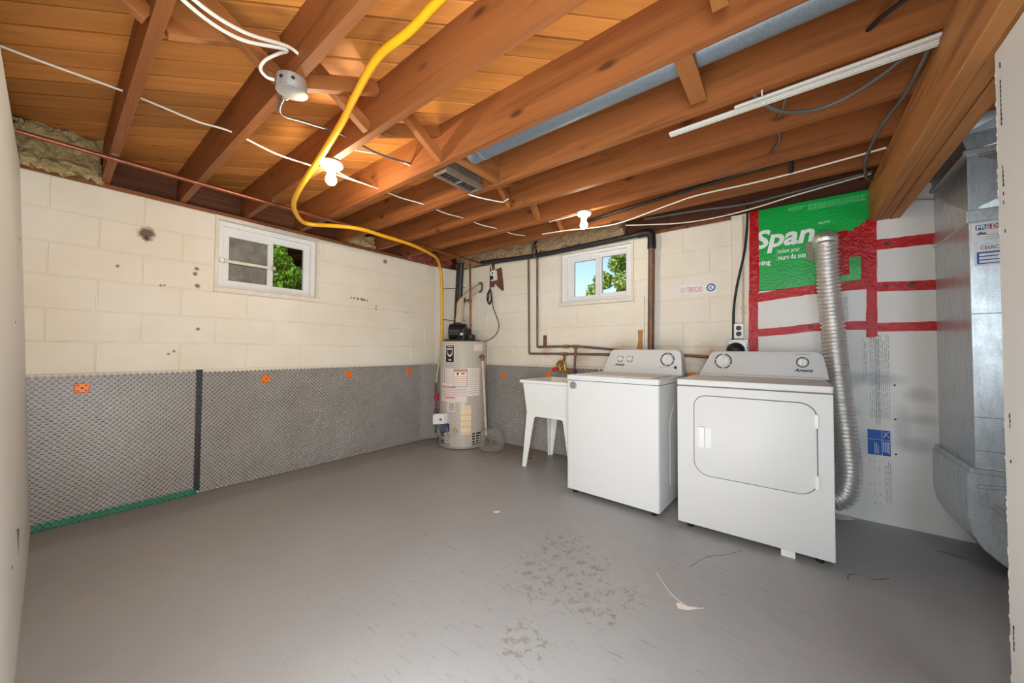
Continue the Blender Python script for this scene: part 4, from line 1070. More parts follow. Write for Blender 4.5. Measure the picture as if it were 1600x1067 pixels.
# washer (local frame: x along the front, front face at y = 0, depth towards +y)
wa = thing('washer', 'white top-loading washing machine standing left of the dryer', 'washing machine', (2.172, -0.838, 0), math.radians(-2.6))
WW, WD = 0.70, 0.62
obj('body', MB().prism(rrect(0, WW, 0, WD, 0.018, 3), 'z', 0.035, 0.862), M['white_enamel'], wa, smooth=30, local=True)
obj('base', MB().box(0.02, WW-0.02, 0.03, WD-0.03, 0.02, 0.036), M['gap'], wa, local=True)
sp_ = MB().prism([(0.22, 0.16), (0.30, 0.12), (0.50, 0.12), (0.53, 0.20), (0.53, 0.66), (0.48, 0.72), (0.30, 0.70), (0.22, 0.60)], 'x', WW-0.002, WW+0.0022)
obj('side_panel', sp_, M['white_enamel'], wa, bevel=0.0015, local=True)
obj('seam', MB().box(0.006, WW-0.006, 0.006, WD-0.01, 0.860, 0.868), M['gap'], wa, local=True)
obj('top', MB().prism(rrect(-0.004, WW+0.004, -0.006, WD, 0.02, 3), 'z', 0.866, 0.905), M['white_enamel'], wa, bevel=0.006, seg=2, smooth=40, local=True)
lid = obj('lid', MB().prism(rrect(0.05, WW-0.05, 0.03, 0.47, 0.03, 4), 'z', 0.905, 0.912), M['white_enamel'], wa, bevel=0.003, smooth=40, local=True)
cm, fy = console(0.05, 0.705, 0.105, 0.69, 0.904, 1.103, 0.50, 0.548, 0.625, 0.045)
co = obj('console', cm, M['white_enamel'], wa, bevel=0.005, seg=2, smooth=40, local=True)
for c, r in (((0.205, 1.024), 0.022), ((0.290, 1.026), 0.022), ((0.592, 1.026), 0.042)):
    kn = obj('knob', MB().lathe([(r, 0), (r*0.97, 0.012), (r*0.8, 0.018), (0.004, 0.018)], (c[0], fy(c[1])+0.002, c[1]), axis=(0, -1, 0.0), n=24), M['white_plastic'], co, smooth=40, local=True)
    obj('grip', MB().box(c[0]-r*0.12, c[0]+r*0.12, fy(c[1])-0.026, fy(c[1])-0.012, c[1]-r*0.75, c[1]+r*0.75), M['white_plastic'], kn, bevel=0.002, local=True)
for c, r in (((0.205, 1.024), 0.024), ((0.290, 1.026), 0.024)):
    ring_arcs(c, r, r*1.17, [(100, 170), (200, 340), (10, 60)], lambda z: fy(z)-0.0005, M['greydial'], co)
ring_arcs((0.592, 1.026), 0.044, 0.053, [(100, 250), (258, 300), (306, 345), (352, 400), (408, 440), (445, 455)], lambda z: fy(z)-0.0005, M['greydial'], co)
obj('button', MB().cyl((0.655, fy(0.965), 0.965), (0.655, fy(0.965)-0.006, 0.965), 0.012, 0.011, 14), M['greydial'], co, local=True)
text('Amana', 0.026, (0.165, fy(0.975)-0.0025, 0.968), M['logo'], co, local=True, shear=0.35, offset=0.0006, sx=1.1)
dt = MB()
for k in range(7): dt.box(0.535+k*0.016, 0.543+k*0.016, fy(0.965)-0.0015, fy(0.965)+0.001, 0.961, 0.966)
obj('dial_print', dt, M['foamprint'], co, local=True, kind='stuff')
bd = obj('badge', MB().cyl((0.056, -0.0005, 0.826), (0.056, -0.004, 0.826), 0.031, 0.030, 24), M['box_steel'], wa, smooth=40, local=True, label='round grey sticker')
for k in range(4): obj('badge_print', MB().box(0.036, 0.076, -0.0046, -0.0035, 0.836-k*0.009, 0.839-k*0.009), M['grey_cable'], bd, local=True)
for x in (0.05, WW-0.05):
    for y in (0.05, WD-0.05): obj('foot', MB().cyl((x, y, 0), (x, y, 0.024), 0.018, 0.022, 12), M['dark'], wa, local=True)

# dryer
dr = thing('dryer', 'white front-loading clothes dryer with a rectangular door beside the foil duct', 'dryer', (2.985, -0.885, 0), 0.0)
DW, DD = 0.737, 0.65
obj('body', MB().prism(rrect(0.004, DW-0.004, 0.006, DD, 0.012, 3), 'z', 0.045, 0.878), M['white_enamel'], dr, smooth=30, local=True)
obj('front_panel', MB().box(0.0, DW, -0.004, 0.02, 0.036, 0.877), M['white_enamel'], dr, bevel=0.008, seg=2, smooth=40, local=True)
obj('seam', MB().box(0.008, DW-0.008, 0.0, DD-0.02, 0.875, 0.886), M['gap'], dr, local=True)
obj('top', MB().prism(rrect(-0.002, DW+0.002, -0.008, DD, 0.016, 3), 'z', 0.883, 0.918), M['white_enamel'], dr, bevel=0.007, seg=2, smooth=40, local=True)
obj('door_gap', MB().prism(rrect(0.094, 0.674, 0.347, 0.828, (0.085, 0.075, 0.07, 0.085), 8), 'y', -0.0052, 0.0), M['gap'], dr, local=True)
do_ = obj('door', MB().prism(rrect(0.0985, 0.6695, 0.3515, 0.8235, (0.082, 0.072, 0.066, 0.082), 8), 'y', -0.011, -0.001), M['white_enamel'], dr, bevel=0.003, seg=2, smooth=40, local=True)
obj('handle_recess', MB().prism(rrect(0.112, 0.19, 0.515, 0.635, 0.012, 4), 'y', -0.0115, -0.010), M['vinyl'], do_, local=True)
obj('handle', MB().prism(rrect(0.120, 0.158, 0.512, 0.640, 0.008, 4), 'y', -0.030, -0.010), M['white_plastic'], do_, bevel=0.006, seg=2, smooth=40, local=True)
for z in (0.735, 0.423):
    obj('hinge', MB().box(0.660, 0.678, -0.016, -0.004, z-0.035, z+0.035), M['white_plastic'], do_, bevel=0.003, local=True)
cm, fy2 = console(0.02, 0.758, 0.082, 0.737, 0.916, 1.094, 0.565, 0.603, 0.655, 0.055)
co2 = obj('console', cm, M['white_enamel'], dr, bevel=0.005, seg=2, smooth=40, local=True)
obj('console_lip', MB().box(0.03, 0.735, 0.535, 0.585, 0.914, 0.930), M['white_enamel'], co2, bevel=0.006, seg=2, smooth=40, local=True)
for c, r in (((0.178, 1.022), 0.045), ((0.628, 1.024), 0.026)):
    kn = obj('knob', MB().lathe([(r, 0), (r*0.97, 0.012), (r*0.8, 0.018), (0.004, 0.018)], (c[0], fy2(c[1])+0.002, c[1]), axis=(0, -1, 0), n=24), M['white_plastic'], co2, smooth=40, local=True)
    obj('grip', MB().box(c[0]-r*0.1, c[0]+r*0.1, fy2(c[1])-0.026, fy2(c[1])-0.012, c[1]-r*0.75, c[1]+r*0.75), M['white_plastic'], kn, bevel=0.002, local=True)
ring_arcs((0.178, 1.022), 0.047, 0.055, [(100, 165), (172, 200), (205, 262), (278, 325), (335, 440)], lambda z: fy2(z)-0.0005, M['greydial'], co2)
ring_arcs((0.628, 1.024), 0.028, 0.034, [(0, 180), (180, 360)], lambda z: fy2(z)-0.0005, M['greydial'], co2)
text('Amana', 0.030, (0.585, fy2(0.97)-0.0025, 0.962), M['logo'], co2, local=True, shear=0.35, offset=0.0007, sx=1.1)
dt = MB()
for k in range(6): dt.box(0.115, 0.122, fy2(1.0)-0.0012, fy2(1.0)+0.001, 0.985+k*0.014, 0.988+k*0.014)
dt.box(0.59, 0.665, fy2(1.075)-0.0012, fy2(1.075)+0.001, 1.075, 1.078)
obj('dial_print', dt, M['foamprint'], co2, local=True, kind='stuff')
for x in (0.06, DW-0.06):
    for y in (0.06, DD-0.06): obj('foot', MB().cyl((x, y, 0), (x, y, 0.046), 0.018, 0.022, 12), M['dark'], dr, local=True)
tag(obj('foam_shim', MB().box(3.50, 3.562, -0.885, -0.83, 0.0, 0.036), M['tan_dust'], bevel=0.003), 'small white foam block under the front edge of the dryer', 'shim')

# ------------------------------------------------------------------ insulation boards and red tape
gb = thing('foam_board', 'pale grey foam insulation board with red tape behind the dryer', 'insulation board', (3.9, -0.015, 0))
obj('board', MB().prism([(3.316, 0.0), (4.62, 0.0), (4.62, 2.0), (4.26, 2.02), (3.975, 2.09), (3.975, 1.548), (3.316, 1.548)], 'y', -0.03, 0.003), M['grey_board'], gb)
fp = MB()
for (xa, xb, za, zb_, pitch) in ((3.927, 3.945, 0.90, 1.19, 0.0075), (3.96, 4.045, 0.66, 1.205, 0.0085), (3.985, 4.0, 0.62, 1.2, 0.0075), (4.02, 4.05, 0.13, 0.40, 0.008), (3.812, 3.86, 1.30, 1.47, 0.011)):
    x = xa
    while x < xb:
        z = za + rnd.uniform(0, 0.02)
        while z < zb_ - 0.03:
            l = rnd.uniform(0.02, 0.07); fp.box(x, x+0.0022, -0.0306, -0.0299, z, min(z+l, zb_)); z += l + rnd.uniform(0.006, 0.012)
        x += pitch
for zz in (0.40, 0.35, 0.25, 0.19, 0.13):
    for x in (3.95, 3.972, 3.995): fp.box(x, x+0.0025, -0.0306, -0.0299, zz-rnd.uniform(0.005, 0.02), zz)
for z in (0.27,): fp.box(3.915, 3.9165, -0.0306, -0.0299, 0.22, 0.42)
obj('fine_print', fp, M['foamprint'], gb, kind='stuff')
bl_ = obj('blue_print', MB().box(3.943, 4.047, -0.0308, -0.0299, 0.432, 0.592), M['foamblue'], gb, label='blue printed square')
wp_ = MB()
wp_.box(3.943, 4.047, -0.0312, -0.0305, 0.530, 0.5315).box(4.008, 4.0095, -0.0312, -0.0305, 0.432, 0.592)
for x in (4.014, 4.022, 4.03, 4.038): wp_.box(x, x+0.003, -0.0312, -0.0305, 0.44+rnd.uniform(0, 0.02), 0.52)
for x in (3.975, 3.983, 3.991): wp_.box(x, x+0.0022, -0.0312, -0.0305, 0.44, 0.52-rnd.uniform(0, 0.03))
obj('print_lines', wp_, M['print_white'], bl_)
obj('emblem_arc', MB().tube([(4.016, -0.031, 0.545), (4.03, -0.031, 0.575), (4.042, -0.031, 0.585)], 0.0015, 6, 4).tube([(4.02, -0.031, 0.58), (4.034, -0.031, 0.56), (4.043, -0.031, 0.545)], 0.0015, 6, 4), M['print_white'], bl_)
obj('screw', MB().cyl((4.07, -0.030, 0.885), (4.07, -0.033, 0.885), 0.006, 0.005, 8), M['dark'], gb)
obj('screw', MB().cyl((4.07, -0.030, 0.67), (4.07, -0.033, 0.67), 0.006, 0.005, 8), M['dark'], gb)
obj('screw', MB().cyl((4.07, -0.030, 0.45), (4.07, -0.033, 0.45), 0.006, 0.005, 8), M['dark'], gb)
gr = thing('foam_board', 'bright green foam insulation board lettered Span below the joists', 'insulation board', (3.65, -0.015, 1.55))
obj('board', MB().box(3.318, 3.974, -0.031, 0.003, 1.551, 2.166), M['green'], gr, bevel=0.002)
text('Span', 0.185, (3.338, -0.0318, 1.875), M['print_white'], gr, shear=0.2, offset=0.0056, sx=1.01)
text('MC/TM', 0.022, (3.715, -0.0318, 1.985), M['print_white'], gr, sx=0.9)
text('Isolant pour', 0.044, (3.484, -0.0318, 1.818), M['print_white'], gr, sx=0.60, offset=0.0003)
text('murs du sou', 0.050, (3.484, -0.0318, 1.768), M['print_white'], gr, sx=0.64, offset=0.0011)
text('ning', 0.050, (3.366, -0.0318, 1.745), M['print_white'], gr, sx=0.9, offset=0.0016)
pb = MB().box(3.474, 3.477, -0.0318, -0.0308, 1.757, 1.85)
for (xa, xb, za, zb_) in ((3.66, 3.965, 2.098, 2.142), (3.55, 3.655, 2.118, 2.142), (3.80, 3.955, 1.562, 1.655)):
    z = za
    while z < zb_:
        x = xa
        while x < xb-0.02:
            l = rnd.uniform(0.015, 0.05); pb.box(x, min(x+l, xb), -0.0318, -0.0308, z, z+0.0022); x += l+0.006
        z += 0.0065
pb.box(3.80, 3.955, -0.0318, -0.0308, 1.655, 1.657).box(3.90, 3.902, -0.0318, -0.0308, 1.56, 1.657)
obj('fine_print', pb, M['print_pale'], gr, kind='stuff')
def tape(parent, pts, w, y=-0.0325, seed=0, n=24):
    P = [Vector((a, 0, b)) for a, b in pts]
    Q = smooth_path(P, max(2, n//max(1, len(P)-1))) if len(P) > 2 else [P[0].lerp(P[1], i/n) for i in range(n+1)]
    vs = []; m = len(Q); K = 5
    for i in range(m):
        t = (Q[min(i+1, m-1)]-Q[max(i-1, 0)]).normalized(); s = Vector((-t.z, 0, t.x))
        for k in range(K):
            f = k/(K-1)-0.5
            e = 0.0025*noise.noise(Vector((i*0.45, seed*3.1, f*2))) if abs(f) > 0.4 else 0
            d = 0.0032*max(0, noise.noise(Vector((i*0.30+seed, f*4.0, seed*1.7)))) + 0.0012*max(0, noise.noise(Vector((i*1.1, f*11, seed))))
            p = Q[i] + s*(f*w+e); vs.append((p.x, y-d, p.z))
    fs = [(i*K+k, i*K+k+1, (i+1)*K+k+1, (i+1)*K+k) for i in range(m-1) for k in range(K-1)]
    return obj('tape', MB().add(vs, fs), M['tape'], parent, smooth=60)
tape(gb, [(3.332, 1.0), (3.330, 1.3), (3.336, 1.7), (3.341, 2.165)], 0.058, seed=1)
tape(gr, [(3.357, 1.54), (3.357, 2.16)], 0.026, y=-0.0335, seed=2)
tape(gb, [(3.335, 1.495), (3.55, 1.52), (3.75, 1.535), (3.98, 1.54)], 0.066, y=-0.034, seed=3, n=36)
tape(gb, [(3.325, 1.232), (3.5, 1.243), (3.73, 1.268), (3.97, 1.268)], 0.056, seed=4, n=36)
tape(gb, [(3.973, 1.195), (3.974, 1.6), (3.978, 1.965)], 0.05, y=-0.035, seed=5, n=36)
tape(gb, [(3.945, 1.56), (3.947, 1.95)], 0.04, seed=6)
tape(gb, [(3.99, 1.79), (4.30, 1.785)], 0.066, seed=7)
tape(gb, [(3.96, 1.518), (4.30, 1.50)], 0.060, seed=8)
tape(gb, [(3.96, 1.254), (4.30, 1.253)], 0.056, seed=9)
tape(gb, [(3.965, 1.19), (3.965, 1.35)], 0.04, y=-0.036, seed=10)
for k, (x, za, zb_) in enumerate(((3.84, 1.735, 1.915), (3.88, 1.735, 1.905), (3.92, 1.735, 1.925), (3.95, 1.72, 1.94))): tape(gr, [(x, za), (x, zb_)], 0.05, y=-0.034-0.0006*k, seed=20+k)
tape(gr, [(3.842, 1.61), (3.842, 1.75)], 0.056, seed=30)
tape(gr, [(3.82, 1.752), (3.955, 1.745)], 0.04, y=-0.037, seed=31)

# ------------------------------------------------------------------ foil dryer duct
fd = thing('foil_duct', 'silver corrugated foil dryer duct hanging from the green board', 'duct', (3.8, -0.12, 0.05))
path = smooth_path([(3.745, -0.036, 1.845), (3.745, -0.075, 1.855), (3.746, -0.12, 1.835), (3.748, -0.135, 1.76), (3.756, -0.132, 1.55), (3.772, -0.13, 1.30), (3.798, -0.13, 0.90), (3.832, -0.13, 0.50), (3.842, -0.13, 0.30), (3.815, -0.13, 0.16), (3.74, -0.13, 0.11), (3.60, -0.135, 0.12)], 26)
lens = [0]
for a, b in zip(path, path[1:]): lens.append(lens[-1] + (b-a).length)
step = 0.0062; rs_ = []; tot = lens[-1]; i = 0; s = 0
while s < tot:
    while lens[i+1] < s: i += 1
    rs_.append(path[i].lerp(path[i+1], (s-lens[i])/max(1e-6, lens[i+1]-lens[i]))); s += step
obj('hose', MB().tube(rs_, 0.06, 22, 1, rad=lambda k: (0.0665, 0.062, 0.054, 0.061)[k % 4] + 0.002*noise.noise(Vector((k*0.2, 0, 0))), jit=0.022), M['foil'], fd, smooth=28)
obj('wall_plate', MB().obox((3.712, -0.038, 1.805), (0.062, 0, 0.012), (0, 0.004, 0), (-0.012, 0, 0.068)), M['vent_plate'], fd, bevel=0.003)
obj('clamp', MB().lathe([(0.064, 0), (0.066, 0.006), (0.064, 0.014)], (3.745, -0.045, 1.848), axis=(0, -1, 0), n=24), M['box_steel'], fd, smooth=40)

# ------------------------------------------------------------------ sheet-metal duct at the right
sd = thing('sheet_metal_duct', 'tall galvanised sheet metal furnace duct at the right wall', 'duct', (4.5, -0.3, 0))
X, XE, YF, YB = 4.25, 4.80, -0.56, -0.033
obj('riser', MB().box(X, XE, YF, YB, 0.53, 1.735), M['steel'], sd, bevel=0.002)
def cross_broken(x, z0, z1):
    mb = MB(); bd_ = 0.016
    # side face (normal -x) and front face (normal -y), each pushed out to a shallow pyramid
    yc, zc = (YF+YB)/2, (z0+z1)/2; xc = (X+XE)/2
    vs = [(X, YB, z0), (X, YF, z0), (X, YF, z1), (X, YB, z1), (X-bd_, yc, zc), (XE, YF, z0), (XE, YF, z1), (xc, YF-bd_, zc), (XE, YB, z0), (XE, YB, z1)]
    return mb.add(vs, [(0,1,4),(1,2,4),(2,3,4),(3,0,4),(1,5,7),(5,6,7),(6,2,7),(2,1,7),(5,8,9,6),(0,3,9,8),(0,8,5,1),(3,2,6,9)])
obj('transition', cross_broken(X, 1.785, 2.06), M['steel'], sd)
obj('seam_band', MB().box(X-0.008, XE+0.008, YF-0.008, YB, 1.728, 1.79), M['steel'], sd, bevel=0.003)
obj('cleat', MB().box(X-0.018, XE, YF-0.016, YB, 2.062, 2.088), M['box_steel'], sd, bevel=0.004)
obj('corner_flange', MB().box(X-0.003, X+0.03, YF-0.006, YF+0.002, 1.79, 2.07), M['steel'], sd)
up = MB()
up.add([(X, YB, 2.085), (X, YF, 2.085), (X-0.02, YF, 2.17), (X-0.02, YB, 2.17), (X+0.0, YF-0.05, 2.42), (X+0.0, YB, 2.42), (XE, YF, 2.085), (XE, YF-0.02, 2.17), (XE, YF-0.05, 2.42), (XE, YB, 2.085), (XE, YB, 2.42)],
       [(0,1,2,3),(3,2,4,5),(1,6,7,2),(2,7,8,4),(6,9,10,8,7),(0,3,5,10,9)])
obj('upper_transition', up, M['steel'], sd)
prof = [(4.222, 0.515), (4.222, 0.30), (4.235, 0.22), (4.27, 0.155), (4.33, 0.10), (4.42, 0.055), (4.52, 0.035), (5.1, 0.03), (5.1, 0.515)]
obj('elbow_boot', MB().prism(prof, 'y', YF-0.012, YB), M['steel'], sd, bevel=0.003)
obj('boot_collar', MB().box(X-0.022, XE, YF-0.01, YB, 0.505, 0.54), M['steel'], sd, bevel=0.004)
sea = MB()
for k in range(17):
    sea.box(4.219, 4.226, YF-0.0155, YF-0.006, 0.29+k*0.0125, 0.297+k*0.0125)
obj('seam_crimp', sea, M['box_steel'], sd, kind='stuff')
def dent(mb, cx, cz, w, h, a):
    ca, sa = math.cos(a), math.sin(a)
    return mb.obox((cx, YF-0.013, cz), (w*ca, 0, w*sa), (0, 0.004, 0), (-h*sa, 0, h*ca))
obj('foil_tape', dent(dent(MB(), 4.34, 0.33, 0.06, 0.012, -0.8), 4.32, 0.46, 0.07, 0.010, 0.1), M['steel'], sd, bevel=0.003)
ms_ = MB()
for z in (1.28, 0.78, 0.62): ms_.box(X+0.002, XE, YF-0.0016, YF, z, z+0.004)
obj('sheet_seam', ms_, M['duct_steel'], sd)
s1 = obj('sticker', MB().box(4.257, 4.44, YF-0.0012, YF, 1.632, 1.722), M['sticker'], sd)
obj('header', MB().box(4.27, 4.315, YF-0.0018, YF-0.001, 1.688, 1.712), M['foamblue'], s1); obj('header', MB().box(4.315, 4.42, YF-0.0018, YF-0.001, 1.688, 1.712), M['redprint'], s1)
text('PRE', 0.026, (4.272, YF-0.0024, 1.691), M['print_white'], s1, offset=0.0008, ext=0.0003); text('DE', 0.026, (4.318, YF-0.0024, 1.691), M['print_white'], s1, offset=0.0008, ext=0.0003)
text('dba', 0.02, (4.272, YF-0.0016, 1.664), M['dark'], s1, shear=0.3, ext=0.0003, offset=0.0006)
obj('fine_print', MB().box(4.30, 4.42, YF-0.0016, YF-0.001, 1.66, 1.662).box(4.30, 4.42, YF-0.0016, YF-0.001, 1.65, 1.652).box(4.30, 4.42, YF-0.0016, YF-0.001, 1.64, 1.642), M['foamprint'], s1)
s2_ = obj('sticker', MB().box(4.265, 4.44, YF-0.0012, YF, 1.514, 1.62), M['sticker'], sd)
text('CEtAC', 0.024, (4.283, YF-0.0016, 1.592), M['dark'], s2_, ext=0.0003, sx=0.8)
obj('blue_table', MB().box(4.272, 4.43, YF-0.0018, YF-0.001, 1.522, 1.580), M['foamblue'], s2_)
tb_ = MB()
for k in range(3): tb_.box(4.279, 4.42, YF-0.0024, YF-0.0017, 1.5265+k*0.017, 1.5385+k*0.017)
obj('table_row', tb_, M['sticker'], s2_)

# ------------------------------------------------------------------ round duct, register, plastic trim
rdd = thing('round_duct', 'galvanised round air duct between two joists', 'duct', (3.0, -1.80, 2.28))
obj('pipe', MB().cyl((2.10, -1.80, 2.278), (4.6, -1.80, 2.278), 0.075, 0.075, 28), M['duct_steel'], rdd, smooth=40)
obj('crimped_end', MB().tube([(2.06+i*0.006, -1.80, 2.278) for i in range(11)], 0.07, 28, 1, rad=lambda k: 0.073 + 0.003*(k % 2)), M['duct_steel'], rdd, smooth=40)
obj('joint_ring', MB().cyl((2.155, -1.80, 2.278), (2.162, -1.80, 2.278), 0.0775, 0.0775, 28), M['box_steel'], rdd, smooth=40)
rg = thing('floor_register', 'dusty two-slot vent register boot between the joists near the bulb', 'vent', (1.88, -1.72, 2.17))
rgm = MB()
for (a, b, c, d) in ((1.815, 1.935, -1.88, -1.865), (1.815, 1.935, -1.575, -1.56), (1.815, 1.835, -1.865, -1.575), (1.912, 1.935, -1.865, -1.575), (1.835, 1.912, -1.725, -1.715)): rgm.box(a, b, c, d, 2.166, 2.20)
obj('frame', rgm, M['register'], rg, bevel=0.002)
obj('boot', MB().box(1.825, 1.925, -1.87, -1.57, 2.19, 2.40), M['register'], rg)
obj('slot', MB().box(1.836, 1.911, -1.864, -1.726, 2.180, 2.189).box(1.836, 1.911, -1.714, -1.576, 2.180, 2.189), M['black'], rg)
lv = MB()
for k in range(12): lv.box(1.836, 1.911, -1.856+k*0.024, -1.853+k*0.024, 2.174, 2.180)
obj('louvre', lv, M['grey_cable'], rg)
pt = thing('plastic_trim', 'long white plastic trim strip hung below the joists toward the beam', 'trim strip', (3.5, -1.49, 2.15))
obj('strip', MB().bar((3.095, -1.478, 2.150), (3.965, -1.470, 2.158), 0.034, 0.012), M['trimvinyl'], pt, bevel=0.003)
obj('rib', MB().bar((3.10, -1.482, 2.143), (3.965, -1.474, 2.151), 0.004, 0.006).bar((3.10, -1.470, 2.143), (3.965, -1.462, 2.151), 0.004, 0.006), M['trimvinyl'], pt)
pt2 = thing('plastic_trim', 'shorter white plastic strip lying on top of the long trim strip', 'trim strip', (3.6, -1.52, 2.16))
obj('strip', MB().bar((3.37, -1.508, 2.152), (3.965, -1.502, 2.160), 0.022, 0.012), M['trimvinyl'], pt2, bevel=0.003)
obj('hanger', MB().tube([(3.47, -1.53, 2.18), (3.47, -1.53, 2.15)], 0.003, 6, 1), M['cable'], pt2)

# ------------------------------------------------------------------ lamps
def lamp(loc, label, r=0.060, glow='bulb'):
    t = thing('bulb_holder', label, 'lamp', loc)
    x, y, z = loc
    obj('base', MB().lathe([(r, 0), (r, -0.010), (r*0.86, -0.020), (0.030, -0.026), (0.024, -0.050), (0.022, -0.056)], loc, n=32), M['porcelain'], t, smooth=50)
    obj('bulb', MB().lathe([(0.012, -0.052), (0.015, -0.060), (0.024, -0.075), (0.030, -0.092), (0.029, -0.108), (0.020, -0.122), (0.002, -0.127)], loc, n=20), M[glow], t, smooth=80)
    return t
lamp((1.454, -2.335, 2.172), 'lit bare bulb in porcelain holder nearer the camera', 0.064)
lamp((2.283, -0.77, 2.172), 'lit bare bulb in porcelain holder before the back window', 0.058, 'dim_bulb')

# ------------------------------------------------------------------ junction box and wires
jb = thing('junction_box', 'round steel junction box with blank cover under a joist', 'junction box', (1.98, -2.745, 2.15))
obj('box', MB().lathe([(0.052, 0.026), (0.054, 0.02), (0.054, -0.020), (0.050, -0.024)], (1.98, -2.742, 2.151), axis=(0.05, -0.06, 1), n=24), M['box_steel'], jb, smooth=40)
obj('cover', MB().lathe([(0.0565, 0), (0.0565, -0.004), (0.052, -0.006)], (1.979, -2.741, 2.127), axis=(0.05, -0.06, 1), n=24), M['box_steel'], jb, smooth=40)
hk = MB()
for a in (3.6, 4.4, 5.2, 6.0): hk.cyl((1.98+0.050*math.cos(a), -2.742+0.050*math.sin(a), 2.150), (1.98+0.0555*math.cos(a), -2.742+0.0555*math.sin(a), 2.150), 0.007, 0.007, 10)
obj('knockout', hk, M['dark'], jb)
obj('clamp', MB().obox((1.905, -2.735, 2.145), (0.022, 0, 0), (0, 0.010, 0), (0, 0, 0.010)), M['box_steel'], jb, bevel=0.003)
def cable(label, pts, r, mat, sub=6, name='cable'):
    return tag(obj(name, MB().tube(pts, r, 8, sub), mat, smooth=60), label, 'cable')
cable('thin white cable threaded through every joist from the left edge', [(1.12, -3.56, 2.275), (1.13, -3.40, 2.268), (1.139, -3.136, 2.274), (1.17, -3.0, 2.255), (1.20, -2.88, 2.237), (1.237, -2.753, 2.234), (1.245, -2.55, 2.205), (1.257, -2.357, 2.21), (1.26, -2.15, 2.215), (1.245, -1.944, 2.236), (1.27, -1.75, 2.222), (1.293, -1.544, 2.23), (1.32, -1.35, 2.215), (1.339, -1.165, 2.225), (1.38, -0.98, 2.21), (1.411, -0.8, 2.218), (1.44, -0.6, 2.215), (1.466, -0.43, 2.235), (1.5, -0.2, 2.25)], 0.0052, M['cable'])
for k in range(2):
    d = 0.012*k
    cable('upper white cable of the pair entering the joist above the junction box' if k == 0 else 'lower white cable of the pair looping into the junction box',
          [(2.32, -3.25, 2.10-d), (2.223-d, -3.09, 2.085-d*0.6), (2.148-d, -2.95, 2.130-d), (2.075, -2.80, 2.225-d), (2.055, -2.75, 2.238-d)] if k == 0 else
          [(2.31, -3.26, 2.09), (2.205, -3.10, 2.075), (2.125, -2.96, 2.115), (2.07, -2.81, 2.21), (2.05, -2.79, 2.222), (2.01, -2.80, 2.228), (1.965, -2.83, 2.205), (1.945, -2.84, 2.175), (1.945, -2.82, 2.155), (1.958, -2.795, 2.152)], 0.0062, M['cable'])
cable('grey armoured cable from the junction box through the next joist', [(1.90, -2.735, 2.147), (1.86, -2.735, 2.145), (1.80, -2.725, 2.135), (1.765, -2.69, 2.14), (1.735, -2.62, 2.17), (1.70, -2.50, 2.21), (1.675, -2.43, 2.235), (1.658, -2.357, 2.247), (1.66, -2.2, 2.235), (1.665, -2.08, 2.245), (1.66, -1.944, 2.27)], 0.0062, M['armour'])
cable('short white cable arching between joists right of the near bulb', [(1.56, -2.32, 2.235), (1.60, -2.22, 2.245), (1.64, -2.10, 2.26), (1.665, -1.944, 2.255)], 0.005, M['cable'])
cable('white cable stub from the near bulb holder to the next joist', [(1.42, -2.31, 2.16), (1.38, -2.2, 2.165), (1.34, -2.05, 2.185), (1.31, -1.944, 2.205)], 0.005, M['cable'])
cable('white twin cable drooping past the register', [(1.80, -1.56, 2.17), (1.86, -1.50, 2.15), (1.93, -1.36, 2.15), (1.92, -1.32, 2.17), (1.93, -1.28, 2.2)], 0.005, M['cable'])
cable('white cable from the far bulb holder to a brace', [(2.25, -0.80, 2.16), (2.16, -0.84, 2.14), (2.05, -0.84, 2.14), (1.98, -0.79, 2.16), (1.95, -0.75, 2.2)], 0.005, M['cable'])
cable('long white cable behind the far bulb along the last joist', [(1.75, -0.55, 2.165), (2.0, -0.56, 2.145), (2.4, -0.455, 2.145), (2.842, -0.581, 2.15), (3.065, -0.643, 2.15), (3.388, -0.632, 2.15), (3.635, -0.644, 2.15), (3.956, -0.674, 2.155)], 0.0055, M['cable'])
cable('lowest white cable sagging above the green board', [(2.45, -0.32, 2.165), (2.75, -0.22, 2.14), (2.97, -0.18, 2.128), (3.2, -0.17, 2.132), (3.40, -0.17, 2.15), (3.6, -0.18, 2.175), (3.96, -0.2, 2.205)], 0.0055, M['cable'])
cable('grey cable above the green board', [(2.6, -0.30, 2.19), (3.0, -0.25, 2.185), (3.3, -0.22, 2.17), (3.6, -0.22, 2.185), (3.96, -0.25, 2.2)], 0.009, M['grey_cable'])
cable('black pipe-like cable stapled along a joist behind the far bulb', [(2.15, -0.50, 2.20), (2.5, -0.57, 2.20), (2.9, -0.63, 2.20), (3.33, -0.69, 2.20), (3.54, -0.72, 2.20), (3.565, -0.71, 2.19), (3.565, -0.66, 2.15)], 0.013, M['black'])
cable('dark grey cable drooping below the white trim strip', [(3.42, -1.54, 2.21), (3.45, -1.50, 2.17), (3.52, -1.40, 2.14), (3.62, -1.335, 2.13), (3.72, -1.325, 2.135), (3.82, -1.37, 2.15), (3.90, -1.44, 2.17), (3.955, -1.50, 2.19)], 0.0075, M['grey_cable'])
cable('grey cable looping down beside the beam', [(3.95, -1.46, 2.18), (3.945, -1.38, 2.155), (3.93, -1.2, 2.14), (3.90, -1.0, 2.14), (3.885, -0.8, 2.135), (3.885, -0.62, 2.125), (3.91, -0.42, 2.115), (3.95, -0.30, 2.13)], 0.0075, M['grey_cable'])
cable('short metal cable hanging between joists near the trim strip', [(3.56, -1.50, 2.22), (3.55, -1.42, 2.18), (3.53, -1.30, 2.18), (3.505, -1.165, 2.225)], 0.005, M['armour'])
